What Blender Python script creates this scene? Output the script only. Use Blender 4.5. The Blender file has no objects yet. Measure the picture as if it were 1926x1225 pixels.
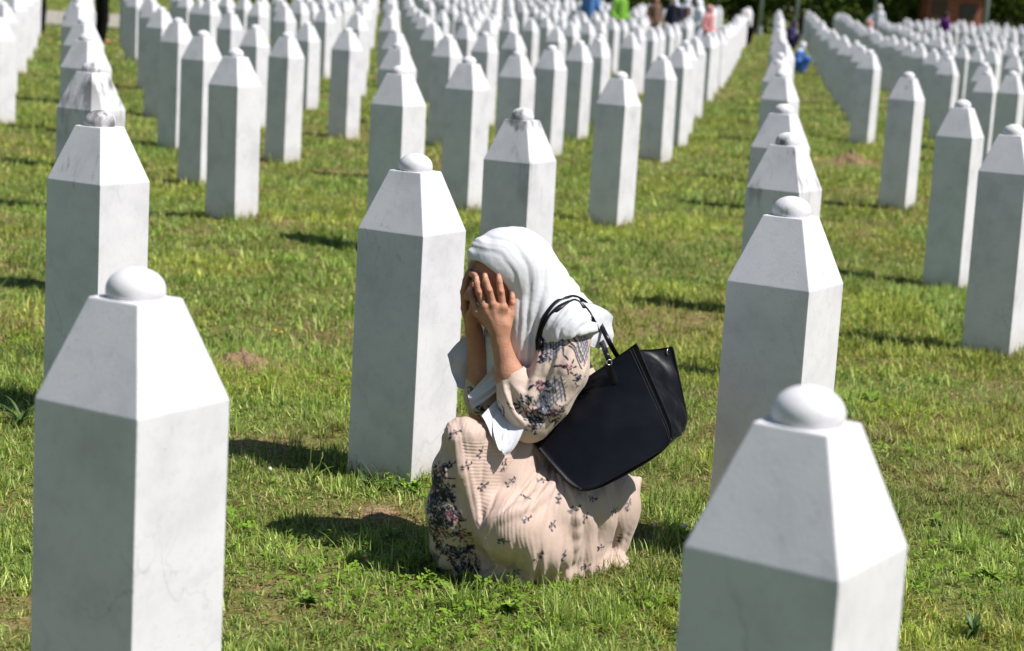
import bpy, bmesh, math, random, time
import numpy as np
from mathutils import Vector, Matrix
T0 = time.time()
random.seed(4); RNG = np.random.default_rng(11)
SC = bpy.context.scene; COL = SC.collection

# ------------------------------------------------------------------ camera, sky, sun, exposure
FPX, IW, IH = 3600.0, 1926.0, 1225.0
CAM_H = 1.54
CC = np.array([963.0, 612.5])
def camera_axes(vx=-255.0, vy=21270.0):
    dn = np.array([vx - CC[0], vy - CC[1], FPX]); dn /= np.linalg.norm(dn)
    up = -dn; fz = np.array([0, 0, 1.0]); Y = fz - up * fz.dot(up); Y /= np.linalg.norm(Y)
    return np.array([np.cross(Y, up), Y, up])      # rows: world axes in camera frame (right, down, forward)
CR = camera_axes()
def ray(px, py):
    return CR @ np.array([px - CC[0], py - CC[1], FPX])
def at(px, py, Y):
    w = ray(px, py); t = Y / w[1]; return np.array([0, 0, CAM_H]) + w * t
def project(P):
    q = (np.asarray(P, float) - np.array([0, 0, CAM_H])) @ CR
    return CC[0] + FPX * q[..., 0] / q[..., 2], CC[1] + FPX * q[..., 1] / q[..., 2], q[..., 2]
def on_ground(px, py, z=0.0):
    w = ray(px, py); t = (z - CAM_H) / w[2]; return np.array([0, 0, CAM_H]) + w * t

cam_data = bpy.data.cameras.new('camera'); cam = bpy.data.objects.new('camera', cam_data); COL.objects.link(cam)
cam_data.sensor_width = 36.0; cam_data.lens = FPX / IW * 36.0
cam_data.clip_start = 0.1; cam_data.clip_end = 1500.0
cam_data.dof.use_dof = True; cam_data.dof.focus_distance = 5.35; cam_data.dof.aperture_fstop = 4.0
cam_data.dof.aperture_blades = 8
r_, d_, f_ = CR[:, 0], CR[:, 1], CR[:, 2]
cam.matrix_world = Matrix(((r_[0], -d_[0], -f_[0], 0), (r_[1], -d_[1], -f_[1], 0), (r_[2], -d_[2], -f_[2], CAM_H), (0, 0, 0, 1)))
SC.camera = cam

SUN_AZ, SUN_EL = math.radians(111.0), math.radians(56.0)    # azimuth from +Y towards +X
sun_dir = np.array([math.sin(SUN_AZ) * math.cos(SUN_EL), math.cos(SUN_AZ) * math.cos(SUN_EL), math.sin(SUN_EL)])
world = bpy.data.worlds.new('World'); SC.world = world; world.use_nodes = True
wn = world.node_tree; bg = wn.nodes['Background']
sky = wn.nodes.new('ShaderNodeTexSky'); sky.sky_type = 'NISHITA'; sky.sun_disc = False
sky.sun_elevation = SUN_EL; sky.sun_rotation = SUN_AZ; sky.air_density = 1.1; sky.ozone_density = 4.0; sky.dust_density = 0.4
wn.links.new(sky.outputs['Color'], bg.inputs['Color']); bg.inputs['Strength'].default_value = 0.06
sl = bpy.data.lights.new('sun', 'SUN'); sl.energy = 5.0; sl.angle = math.radians(0.53); sl.color = (1.0, 0.965, 0.90)
so = bpy.data.objects.new('sun', sl); COL.objects.link(so)
so.rotation_euler = Vector(sun_dir).to_track_quat('Z', 'Y').to_euler(); so.location = (6, -2, 12)
SC.view_settings.view_transform = 'Standard'; SC.view_settings.look = 'None'
SC.view_settings.exposure = 0.27; SC.view_settings.gamma = 1.0; SC.view_settings.use_curve_mapping = False

SC.cycles.max_bounces = 5; SC.cycles.diffuse_bounces = 3; SC.cycles.glossy_bounces = 2; SC.cycles.transmission_bounces = 2
SC.cycles.use_adaptive_sampling = True; SC.cycles.adaptive_threshold = 0.02; SC.cycles.use_denoising = True
SC.cycles.caustics_reflective = False; SC.cycles.caustics_refractive = False
# ------------------------------------------------------------------ helpers
def link(o, parent=None):
    COL.objects.link(o)
    if parent is not None: o.parent = parent
    return o
def tag(o, label, cat=None, group=None, kind=None):
    if label: o['label'] = label
    if cat: o['category'] = cat
    if group: o['group'] = group
    if kind: o['kind'] = kind
    return o
def empty(name, loc=(0, 0, 0), rz=0.0):
    o = bpy.data.objects.new(name, None); o.location = loc; o.rotation_euler = (0, 0, rz); o.empty_display_size = .1
    return link(o)
def mesh_obj(name, verts, faces, mat=None, parent=None, smooth=False):
    me = bpy.data.meshes.new(name); me.from_pydata([tuple(map(float, v)) for v in verts], [], [tuple(int(i) for i in f) for f in faces]); me.update()
    if smooth: me.shade_smooth()
    if mat: me.materials.append(mat)
    return link(bpy.data.objects.new(name, me), parent)
def fast_mesh(name, V, F, mat=None, smooth=True):
    """V (n,3), F (m,k) of constant k"""
    V = np.ascontiguousarray(V, np.float32); F = np.ascontiguousarray(F, np.int32); m, k = F.shape
    me = bpy.data.meshes.new(name)
    me.vertices.add(len(V)); me.vertices.foreach_set('co', V.ravel())
    me.loops.add(m * k); me.loops.foreach_set('vertex_index', F.ravel())
    me.polygons.add(m); me.polygons.foreach_set('loop_start', np.arange(0, m * k, k, dtype=np.int32))
    me.polygons.foreach_set('loop_total', np.full(m, k, np.int32))
    me.polygons.foreach_set('use_smooth', np.full(m, smooth, bool))
    me.update(calc_edges=True)
    if mat: me.materials.append(mat)
    return me
def set_color(me, cols, name='tint'):
    a = me.color_attributes.new(name, 'FLOAT_COLOR', 'POINT')
    c = np.ones((len(cols), 4), np.float32); c[:, :3] = cols; a.data.foreach_set('color', c.ravel())
def set_float(me, vals, name):
    a = me.attributes.new(name, 'FLOAT', 'POINT'); a.data.foreach_set('value', np.ascontiguousarray(vals, np.float32))
def lin(r, g, b):
    f = lambda c: (c / 255.0 / 12.92) if c <= 10 else ((c / 255.0 + 0.055) / 1.055) ** 2.4
    return (f(r), f(g), f(b))
def hash2(ix, iy, s):
    h = (ix.astype(np.int64) * 374761393 + iy.astype(np.int64) * 668265263 + s * 1442695041) & 0xffffffff
    h = ((h ^ (h >> 13)) * 1274126177) & 0xffffffff
    return ((h ^ (h >> 16)) & 0xffffff) / float(0xffffff)
def vnoise(x, y, s=0):
    x = np.asarray(x, float); y = np.asarray(y, float)
    ix, iy = np.floor(x), np.floor(y); fx, fy = x - ix, y - iy
    fx = fx * fx * (3 - 2 * fx); fy = fy * fy * (3 - 2 * fy)
    a, b = hash2(ix, iy, s), hash2(ix + 1, iy, s); c, d = hash2(ix, iy + 1, s), hash2(ix + 1, iy + 1, s)
    return (a * (1 - fx) + b * fx) * (1 - fy) + (c * (1 - fx) + d * fx) * fy
def fbm(x, y, s=0, o=4):
    t, a, n = 0, .5, 0
    for i in range(o):
        t = t + a * vnoise(x * 2 ** i, y * 2 ** i, s + i * 17); n += a; a *= .5
    return t / n
def sstep(a, b, x):
    t = np.clip((np.asarray(x, float) - a) / (b - a), 0, 1); return t * t * (3 - 2 * t)

class NT:
    """small node-tree helper"""
    def __init__(s, name):
        s.m = bpy.data.materials.new(name); s.m.use_nodes = True; s.t = s.m.node_tree; s.b = s.t.nodes['Principled BSDF']
    def n(s, typ, **kw):
        nd = s.t.nodes.new(typ)
        for k, v in kw.items():
            if k[0] == '_': nd.inputs[k[1:]].default_value = v
            elif k[0] == 'i' and k[1:].isdigit(): nd.inputs[int(k[1:])].default_value = v
            else: setattr(nd, k, v)
        return nd
    def l(s, a, b): s.t.links.new(a, b)
    def noise(s, scale, detail=4, rough=.55, vec=None, **kw):
        nd = s.n('ShaderNodeTexNoise', _Scale=scale, _Detail=detail, _Roughness=rough, **kw)
        if vec is not None: s.l(vec, nd.inputs['Vector'])
        return nd.outputs['Fac']
    def ramp(s, fac, stops, interp='LINEAR'):
        nd = s.n('ShaderNodeValToRGB'); cr = nd.color_ramp; cr.interpolation = interp
        while len(cr.elements) < len(stops): cr.elements.new(.5)
        for e, (p, c) in zip(cr.elements, stops):
            e.position = p; e.color = (*c, 1) if len(c) == 3 else c
        s.l(fac, nd.inputs[0]); return nd.outputs[0]
    def mix(s, fac, a, b, mode='MIX'):
        nd = s.n('ShaderNodeMix', data_type='RGBA', blend_type=mode)
        for v, i in ((fac, 0), (a, 6), (b, 7)):
            if hasattr(v, 'is_output'): s.l(v, nd.inputs[i])
            else: nd.inputs[i].default_value = (*v, 1) if isinstance(v, tuple) else v
        return nd.outputs[2]
    def math(s, op, a, b=0.0, clamp=False):
        nd = s.n('ShaderNodeMath', operation=op, use_clamp=clamp)
        for v, i in ((a, 0), (b, 1)):
            if hasattr(v, 'is_output'): s.l(v, nd.inputs[i])
            else: nd.inputs[i].default_value = v
        return nd.outputs[0]
    def bump(s, h, strength=.3, dist=.002, prev=None):
        nd = s.n('ShaderNodeBump', _Strength=strength, _Distance=dist); s.l(h, nd.inputs['Height'])
        if prev is not None: s.l(prev, nd.inputs['Normal'])
        s.l(nd.outputs[0], s.b.inputs['Normal']); return nd.outputs[0]
    def color(s, c):
        if hasattr(c, 'is_output'): s.l(c, s.b.inputs['Base Color'])
        else: s.b.inputs['Base Color'].default_value = (*c, 1)
    def rough(s, v): s.b.inputs['Roughness'].default_value = v
    def spec(s, v): s.b.inputs['Specular IOR Level'].default_value = v
    def obj(s): return s.n('ShaderNodeTexCoord').outputs['Object']

# ------------------------------------------------------------------ materials
def mat_marble():
    k = NT('white_marble'); o = k.obj()
    oi = k.n('ShaderNodeObjectInfo')
    sh = k.n('ShaderNodeVectorMath', operation='MULTIPLY_ADD'); k.l(oi.outputs['Random'], sh.inputs[0])
    sh.inputs[1].default_value = (37.0, 53.0, 19.0); k.l(o, sh.inputs[2]); v = sh.outputs[0]
    base = k.ramp(k.noise(6, 5, .6, v), [(.28, (.61, .595, .635)), (.5, (.735, .715, .755)), (.78, (.80, .78, .81))])
    # diagonal grey veins
    mp = k.n('ShaderNodeMapping'); mp.inputs['Rotation'].default_value = (.7, .5, .3); k.l(v, mp.inputs[0])
    wv = k.n('ShaderNodeTexWave', _Scale=2.2, _Distortion=9.0, _Detail=4.0); wv.inputs['Detail Scale'].default_value = 1.7; k.l(mp.outputs[0], wv.inputs[0])
    vein = k.ramp(wv.outputs['Fac'], [(.0, (1, 1, 1)), (.035, (0, 0, 0))])
    vmask = k.math('MULTIPLY', vein, k.ramp(k.noise(3.1, 2, .5, v), [(.54, (0, 0, 0)), (.72, (.35, .35, .35))]))
    base = k.mix(vmask, base, (.38, .40, .42))
    # hair cracks
    vc = k.n('ShaderNodeTexVoronoi', feature='DISTANCE_TO_EDGE', _Scale=4.5); nv = k.n('ShaderNodeVectorMath', operation='MULTIPLY_ADD'); nn = k.n('ShaderNodeTexNoise', _Scale=9.0, _Detail=4.0)
    k.l(mp.outputs[0], nn.inputs['Vector']); k.l(nn.outputs['Color'], nv.inputs[0]); nv.inputs[1].default_value = (.25, .25, .25); k.l(mp.outputs[0], nv.inputs[2]); k.l(nv.outputs[0], vc.inputs['Vector'])
    ck = k.math('MULTIPLY', k.ramp(vc.outputs['Distance'], [(.0, (1, 1, 1)), (.012, (0, 0, 0))]), k.ramp(k.noise(2.3, 3, .6, v), [(.54, (0, 0, 0)), (.66, (.45, .45, .45))]))
    base = k.mix(ck, base, (.30, .31, .33))
    base = k.mix(k.ramp(k.noise(38, 6, .75, v), [(.52, (0, 0, 0)), (.75, (.28, .28, .28))]), base, (.40, .39, .39))
    # specks
    vo = k.n('ShaderNodeTexVoronoi', _Scale=70.0); k.l(v, vo.inputs['Vector'])
    sp = k.ramp(vo.outputs['Distance'], [(.06, (1, 1, 1)), (.13, (0, 0, 0))])
    sp = k.math('MULTIPLY', sp, k.ramp(k.noise(8, 3, .6, v), [(.47, (0, 0, 0)), (.66, (.8, .8, .8))]))
    base = k.mix(sp, base, (.22, .215, .2))
    # dark weather streaks, amount per stone
    st = k.n('ShaderNodeAttribute', attribute_type='OBJECT', attribute_name='stain')
    mp2 = k.n('ShaderNodeMapping'); mp2.inputs['Scale'].default_value = (24, 24, 3.0); k.l(v, mp2.inputs[0])
    streak = k.math('MULTIPLY', k.noise(1, 5, .65, mp2.outputs[0]), k.noise(7, 2, .5, v))
    thr = k.math('SUBTRACT', .47, k.math('MULTIPLY', st.outputs['Fac'], .27))
    streak = k.math('MULTIPLY', k.math('SUBTRACT', streak, thr, clamp=True), 9.0, clamp=True)
    sxyz = k.n('ShaderNodeSeparateXYZ'); k.l(o, sxyz.inputs[0])
    zo = k.n('ShaderNodeAttribute', attribute_type='OBJECT', attribute_name='height_on_stone'); zz = k.math('ADD', sxyz.outputs[2], zo.outputs['Fac'])
    hi = k.n('ShaderNodeMapRange'); hi.inputs[1].default_value = .55; hi.inputs[2].default_value = .95; k.l(zz, hi.inputs[0])
    streak = k.math('MULTIPLY', streak, k.math('MULTIPLY', hi.outputs[0], .85))
    base = k.mix(streak, base, (.10, .10, .095))
    # earth splash at the foot
    lo = k.n('ShaderNodeMapRange'); lo.inputs[1].default_value = .17; lo.inputs[2].default_value = -.01; fl = k.n('ShaderNodeAttribute', attribute_type='OBJECT', attribute_name='foot_level'); k.l(k.math('SUBTRACT', zz, fl.outputs['Fac']), lo.inputs[0])
    foot = k.math('MULTIPLY', k.math('POWER', lo.outputs[0], 2.0), k.math('ADD', .25, k.noise(22, 4, .6, v)), clamp=True)
    base = k.mix(k.math('MULTIPLY', foot, .8), base, (.40, .33, .22))
    k.color(base); k.rough(.55); k.spec(.35)
    k.bump(k.math('ADD', k.noise(140, 3, .6, v), k.math('MULTIPLY', sp, -.8)), .25, .0012)
    return k.m
M_MARBLE = mat_marble()

def mat_ground():
    k = NT('lawn_soil'); o = k.obj()
    n1 = k.noise(.9, 5, .6, o); n2 = k.noise(9, 6, .65, o); n3 = k.noise(60, 4, .6, o)
    grass = k.ramp(n3, [(.25, lin(52, 64, 26)), (.5, lin(90, 104, 44)), (.75, lin(124, 128, 68))])
    soil = k.ramp(n3, [(.25, lin(104, 84, 60)), (.55, lin(150, 126, 92)), (.8, lin(184, 162, 124))])
    a = k.n('ShaderNodeAttribute', attribute_name='bare')
    f = k.math('ADD', a.outputs['Fac'], k.math('MULTIPLY', k.math('SUBTRACT', n2, .5), .9), clamp=True)
    k.color(k.mix(f, grass, soil)); k.rough(.95); k.spec(.1)
    k.bump(k.math('ADD', n2, k.math('MULTIPLY', n3, .5)), .9, .02)
    return k.m
def mat_tint(name, rough=.6, spec=.3, trans=0.0, attr='tint'):
    k = NT(name); a = k.n('ShaderNodeAttribute', attribute_name=attr)
    k.color(a.outputs['Color']); k.rough(rough); k.spec(spec)
    if trans:
        tr = k.n('ShaderNodeBsdfTranslucent'); k.l(a.outputs['Color'], tr.inputs['Color'])
        mx = k.n('ShaderNodeMixShader', i0=trans); out = k.t.nodes['Material Output']
        k.l(k.b.outputs[0], mx.inputs[1]); k.l(tr.outputs[0], mx.inputs[2]); k.l(mx.outputs[0], out.inputs['Surface'])
    return k
M_GRASS = mat_tint('grass_blades', .55, .25, .35).m
M_LEAF = mat_tint('broad_leaves', .5, .3, .3).m
def mat_plain(name, c, rough=.7, spec=.3, nscale=0, namp=.15, metallic=0):
    k = NT(name)
    if nscale:
        n = k.noise(nscale, 4, .6, k.obj())
        k.color(k.ramp(n, [(.25, tuple(x * (1 - namp) for x in c)), (.75, tuple(min(1, x * (1 + namp)) for x in c))]))
    else: k.color(c)
    k.rough(rough); k.spec(spec); k.b.inputs['Metallic'].default_value = metallic
    return k.m

# ------------------------------------------------------------------ the ground
MOUNDS = [(-1.10, 7.71, .13, .02), (3.68, 21.5, .35, .04), (-.36, 5.45, .13, .008), (.95, 6.6, .12, .02), (.62, 5.0, .2, .0)]
def zg(x, y):
    x = np.asarray(x, float); y = np.asarray(y, float)
    z = -.13 * sstep(6.5, 10, y) + .09 * sstep(21, 27, y) + .10 * sstep(20, 30, y) * sstep(-1.0, -4.0, x) + .40 * sstep(38, 80, y)
    for mx, my, mr, mh in ((2.9, 12.6, 1.2, -.09), (-2.4, 17.5, 2.4, -.07), (.8, 19.6, 1.5, .09), (-.4, 14, 1.2, .06), (-1.9, 12.6, 1.0, .08)):
        z = z + mh * np.exp(-((x - mx) ** 2 + (y - my) ** 2) / (mr * mr))
    z = z + .035 * (fbm(x * .9, y * .9, 5, 3) - .5) * sstep(2.5, 5, y) + .012 * (vnoise(x * 5, y * 5, 9) - .5)
    for mx, my, mr, mh in MOUNDS:
        z = z + mh * np.exp(-((x - mx) ** 2 + (y - my) ** 2) / (mr * mr))
    return z
BARE = [(-1.10, 7.71, .16, 1.0), (3.68, 21.5, .45, .9), (-.36, 5.45, .16, .8), (.75, 6.9, .22, .6), (.70, 4.55, .12, .55), (.85, 5.0, .16, .55), (1.05, 4.3, .2, .6), (-.85, 6.3, .2, .55),
        (-.33, 4.95, .22, .5), (-.55, 4.6, .2, .4), (-1.2, 5.6, .15, .5), (-1.1, 4.4, .2, .5), (2.6, 8.0, .4, .4), (.9, 7.6, .22, .5), (-2.6, 9.0, .5, .5), (-.6, 9.0, .3, .45), (1.9, 6.4, .3, .4)]
def bare(x, y):
    b = sstep(.58, .76, fbm(x * 1.15 + 3, y * .8, 31, 4)) * .4 + .25 * sstep(.5, .75, vnoise(x * 5, y * 4, 77))
    for mx, my, mr, v in BARE:
        b = b + v * np.exp(-((x - mx) ** 2 + (y - my) ** 2) / (mr * mr))
    return np.clip(b, 0, 1)
def build_ground():
    ys = np.concatenate([np.linspace(-30, 2, 9), np.arange(2.4, 14, .1), np.geomspace(14, 110, 90), [150, 220, 350, 600, 1200]])
    us = np.concatenate([[-12, -6, -3, -1.6, -1.0], np.linspace(-.6, .6, 121), [1.0, 1.6, 3, 6, 12]])
    Yg, Ug = np.meshgrid(ys, us, indexing='ij')
    Xg = Ug * np.maximum(np.abs(Yg) * .62 + 1.4, 3.0)
    Zg = zg(Xg, Yg)
    V = np.stack([Xg, Yg, Zg], -1).reshape(-1, 3)
    ny, nx = Yg.shape; i = np.arange(ny * nx).reshape(ny, nx)
    F = np.stack([i[:-1, :-1], i[:-1, 1:], i[1:, 1:], i[1:, :-1]], -1).reshape(-1, 4)
    me = fast_mesh('ground', V, F, mat_ground()); set_float(me, bare(V[:, 0], V[:, 1]), 'bare')
    o = link(bpy.data.objects.new('ground', me)); tag(o, None, kind='structure')
build_ground()

# ------------------------------------------------------------------ gravestones
W, WP, HF, HD = .245, .117, .186, .054
ROT = math.radians(-31)
def stone_meshes():
    bm = bmesh.new(); H = 1.03 - HD - .0; sh = H - HF
    rings = []
    for s, z in ((W, -.35), (W, sh), (WP, H)):
        rings.append([bm.verts.new((a * s / 2, b * s / 2, z)) for a, b in ((-1, -1), (1, -1), (1, 1), (-1, 1))])
    for a, b in zip(rings[:-1], rings[1:]):
        for i in range(4): bm.faces.new((a[i], a[(i + 1) % 4], b[(i + 1) % 4], b[i]))
    bm.faces.new(rings[-1]); bm.faces.new(rings[0][::-1])
    bmesh.ops.bevel(bm, geom=[e for e in bm.edges], offset=.0028, segments=2, affect='EDGES', profile=.6)
    me = bpy.data.meshes.new('pillar'); bm.to_mesh(me); bm.free(); me.materials.append(M_MARBLE)
    # dome: a low collar and a cap a little flatter than a hemisphere
    prof = [(.050, -.008), (.0515, .0), (.0535, .005), (.054, .011)] + [(.054 * math.cos(t), .011 + (HD - .011) * math.sin(t) ** .93) for t in np.linspace(.12, math.pi / 2 - .001, 12)]
    V, F, N = [], [], 28
    for r, z in prof:
        for i in range(N): V.append((r * math.cos(2 * math.pi * i / N), r * math.sin(2 * math.pi * i / N), z))
    for j in range(len(prof) - 1):
        for i in range(N): F.append((j * N + i, j * N + (i + 1) % N, (j + 1) * N + (i + 1) % N, (j + 1) * N + i))
    F.append(tuple((len(prof) - 1) * N + i for i in range(N)))
    md = bpy.data.meshes.new('dome'); md.from_pydata(V, [], F); md.shade_smooth(); md.materials.append(M_MARBLE)
    return me, md
ME_P, ME_D = stone_meshes()
STONES_G = 'white marble gravestones of the cemetery'
def gravestone(x, y, ztop, label, group, rot=0.0, tilt=(0, 0), stain=0.0, dstain=None):
    z0 = ztop - 1.03
    e = empty('gravestone', (x, y, z0), ROT + rot); e.rotation_euler = (tilt[0], tilt[1], ROT + rot)
    tag(e, label, 'gravestone', group)
    p = link(bpy.data.objects.new('pillar', ME_P), e); p['stain'] = float(stain); p['foot_level'] = float(zg(x, y)) - z0
    d = link(bpy.data.objects.new('dome', ME_D), e); d.location = (0, 0, 1.03 - HD); d['height_on_stone'] = 1.03 - HD; d['stain'] = float(stain if dstain is None else dstain) if dstain else max(.42, float(stain))
    return e
G0 = STONES_G
NEAR = [  # x, y, z of the dome top, label, stain
 (-.674, 3.371, 1.019, 'large sharp white gravestone cut off by the bottom edge, in the lower left corner', .12),
 (.435, 2.707, 1.007, 'largest gravestone, blurred and cut off by the bottom edge, in front of the black handbag', .12),
 (-.330, 5.973, 1.028, 'tall white marble gravestone directly behind the crouching person, facing their covered face', .2),
 (.751, 5.263, 1.032, 'speckled white gravestone to the right of the black handbag, behind the largest blurred one', .35),
 (-1.447, 6.549, 1.062, 'veined gravestone with a rough pitted dome behind the lower left gravestone', .45),
 (.0, 8.767, 1.024, 'gravestone with a black-stained dome rising just behind the white headscarf', .75),
 (1.128, 8.165, 1.022, 'grey-streaked gravestone third from the front in the long right-hand row', .7),
 (1.394, 10.414, 1.032, 'gravestone fourth from the front in the long right-hand row', .2),
 (2.104, 15.949, 1.031, 'gravestone fifth from the front in the long right-hand row', .35),
 (-2.227, 9.845, 1.066, 'gravestone with thick black streaks down its sloping shoulder, upper left', 1.0),
 (-3.014, 13.150, 1.098, 'gravestone just behind the black-streaked one in the upper left column', .1),
 (-3.774, 16.400, 1.117, 'blurred gravestone two places behind the black-streaked one, upper left', .1),
 (-4.596, 19.700, 1.170, 'blurred gravestone three places behind the black-streaked one, upper left', .1),
 (-5.370, 23.000, 1.190, 'blurred gravestone four places behind the black-streaked one, upper left', .1),
 (-1.897, 12.600, 1.075, 'nearest gravestone of the staggered upper left group, standing free on the grass', .1),
 (-2.643, 15.700, 1.089, 'gravestone just left of and behind the nearest one of the staggered upper left group', .05),
 (-3.441, 18.950, 1.105, 'third gravestone back in the staggered upper left group', .05),
 (-4.208, 22.100, 1.142, 'fourth gravestone back in the staggered upper left group', .05),
 (-4.933, 25.300, 1.173, 'fifth gravestone back in the staggered upper left group', .05),
 (-2.289, 18.300, 1.046, 'blurred gravestone with a yellowed lit foot right of the staggered upper left group', .2),
 (-1.958, 20.900, 1.060, 'isolated blurred gravestone between the upper left group and the grassy gap', .05),
 (-0.768, 11.810, 1.059, 'stained gravestone directly behind the tall one the person faces', .3),
 (-1.152, 17.200, 1.040, 'second gravestone back in the column rising above the tall one the person faces', .2),
 (-1.574, 22.900, 1.034, 'third gravestone back in the column rising above the tall one the person faces', .1),
 (-.423, 14.168, 1.059, 'pale gravestone between the tall centre one and the black-domed one', .1),
 (-0.862, 20.600, 1.061, 'gravestone with a rusty streak on its lit shoulder, top centre', .2),
 (-0.529, 23.500, 1.046, 'blurred gravestone behind and right of the rusty-streaked one, top centre', .05),
 (-.083, 17.349, 1.028, 'gravestone showing its upper half behind the black-domed one', .25),
 (0.238, 19.500, 1.037, 'gravestone just right of the black-domed one, one place back', .05),
 (.597, 22.646, 1.03, 'second gravestone to the right and back from the black-domed one', .1),
 (1.013, 27.43, 1.029, 'third gravestone to the right and back from the black-domed one', .05),
 (0.675, 13.950, 1.022, 'free-standing stained gravestone on the grass above the black handbag', .4),
 (1.360, 19.500, 1.005, 'front gravestone of the tightly packed row left of the grassy aisle', .05),
 (1.758, 22.417, 1.03, 'second gravestone of the tightly packed row left of the grassy aisle', .05),
 (2.449, 9.600, 1.037, 'gravestone cut by the right edge of the picture, nearest on that side', .15),
 (2.840, 12.500, 1.025, 'streaked gravestone left of and behind the one cut by the right edge', .45),
 (3.295, 16.700, 1.062, 'slim gravestone standing alone on the grass at the upper right', .35),
 (4.284, 24.324, 1.092, 'front gravestone of the packed row right of the grassy aisle', .1),
 (5.192, 20.709, 1.023, 'streaked gravestone behind the one cut by the right edge, at the picture edge', .4),
 (5.628, 23.853, 1.028, 'blurred gravestone in the upper right corner group, second from the edge', .1),
 (5.554, 25.6, 1.036, 'blurred gravestone in the upper right corner group, third from the edge', .1),
]
PLACED = []
for x, y, zt, lab, st in NEAR:
    rr = random.Random(int((x + 9) * 1000 + y * 77))
    big = y < 7
    gravestone(x, y, zt, lab, G0, rr.uniform(-.02, .02) if not big else {3.371: -.002, 2.707: -.04, 5.973: .008, 5.263: 0, 6.549: .005}.get(y, 0),
               (rr.uniform(-.008, .008), rr.uniform(-.008, .008)) if not big else (0, 0), st, 1.0 if abs(y - 8.767) < .01 else (.9 if abs(y - 6.549) < .01 else None))
    PLACED.append((x, y))
FAR = []
for m in range(-14, 26):
    for n in range(0, 32):
        off, ph = 1.18 * m, .66 * m
        y = 2.71 + 2.6 * n + ph
        if y < 17.5 or y > 78: continue
        x = .10 + .1265 * y - off
        if m <= -2 and y < 21: continue
        if m == -1 and y < 23.5: continue
        if any((x - a) ** 2 + (y - b) ** 2 < 1.3 for a, b in PLACED): continue
        if x < -6 and y > 41: continue
        rr = random.Random(m * 131 + n * 7 + 5)
        if rr.random() < .035: continue
        x += rr.uniform(-.05, .05); y += rr.uniform(-.14, .14)
        z = float(zg(x, y)) + 1.12 + rr.uniform(-.05, .04)
        px, py, dd = project((x, y, z)); qx, qy, _ = project((x, y, z - 1.03))
        if px < -60 or px > IW + 60 or qy < -6: continue
        FAR.append((dd, x, y, z, m, rr.uniform(-.035, .035), rr.uniform(-.01, .01), max(0, rr.gauss(.08, .12)), px))
FAR.sort()
def far_label(m, px):
    if px < 70: return 'white gravestone in the dense blurred block at the left edge of the picture'
    if m == 0: return 'blurred gravestone in the long row running to the trees'
    if m == 1: return 'blurred gravestone in the row along the aisle\'s left side'
    if m == -1: return 'blurred gravestone in the row along the aisle\'s right side'
    if m < -1: return 'small blurred gravestone in the far rows right of the grassy aisle'
    if px < 715: return 'small blurred gravestone in the far rows at the upper left'
    return 'small blurred gravestone in the far rows at the top centre'
NIND = 300 - len(NEAR); COUNT = {}
ORD = ['', 'first', 'second', 'third', 'fourth', 'fifth', 'sixth', 'seventh', 'eighth', 'ninth', 'tenth', 'eleventh', 'twelfth', 'thirteenth', 'fourteenth', 'fifteenth', 'sixteenth', 'seventeenth', 'eighteenth', 'nineteenth', 'twentieth', 'twenty-first', 'twenty-second', 'twenty-third', 'twenty-fourth', 'twenty-fifth', 'twenty-sixth', 'twenty-seventh', 'twenty-eighth', 'twenty-ninth', 'thirtieth']
for dd, x, y, z, m, ro, ti, st, px in FAR[:NIND]:
    lab = far_label(m, px); grp = lab.replace('gravestone', 'gravestones')
    if m in (0, 1, -1):                     # rows in which one can count from the front
        COUNT[m] = COUNT.get(m, {0: 5, 1: 2, -1: 1}[m]) + 1
        lab = lab.replace('blurred gravestone', ORD[COUNT[m]] + ' gravestone from the front', 1)
    gravestone(x, y, z, lab, grp, ro, (ti, -ti * .7), st)
def far_block():
    mv = np.array([v.co[:] for v in ME_P.vertices]); dv = np.array([v.co[:] for v in ME_D.vertices]) + [0, 0, 1.03 - HD]
    pf = [list(p.vertices) for p in ME_P.polygons]; df = [[i + len(mv) for i in p.vertices] for p in ME_D.polygons]
    base = np.concatenate([mv, dv]); V, F = [], []
    for dd, x, y, z, m, ro, ti, st, px in FAR[NIND:]:
        c, s = math.cos(ROT + ro), math.sin(ROT + ro); o = len(V) * len(base)
        V.append(np.stack([base[:, 0] * c - base[:, 1] * s + x, base[:, 0] * s + base[:, 1] * c + y, base[:, 2] + z - 1.03], -1))
        F += [[i + o for i in f] for f in pf + df]
    if not V: return
    V = np.concatenate(V)
    me = bpy.data.meshes.new('distant_gravestones'); me.from_pydata(V.tolist(), [], F); me.materials.append(M_MARBLE)
    o = link(bpy.data.objects.new('distant_gravestones', me)); tag(o, 'mass of tiny blurred white gravestones in the farthest rows before the trees', 'gravestones', kind='stuff')
far_block()
print('far stones', len(FAR), 'T', round(time.time() - T0, 1))
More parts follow.
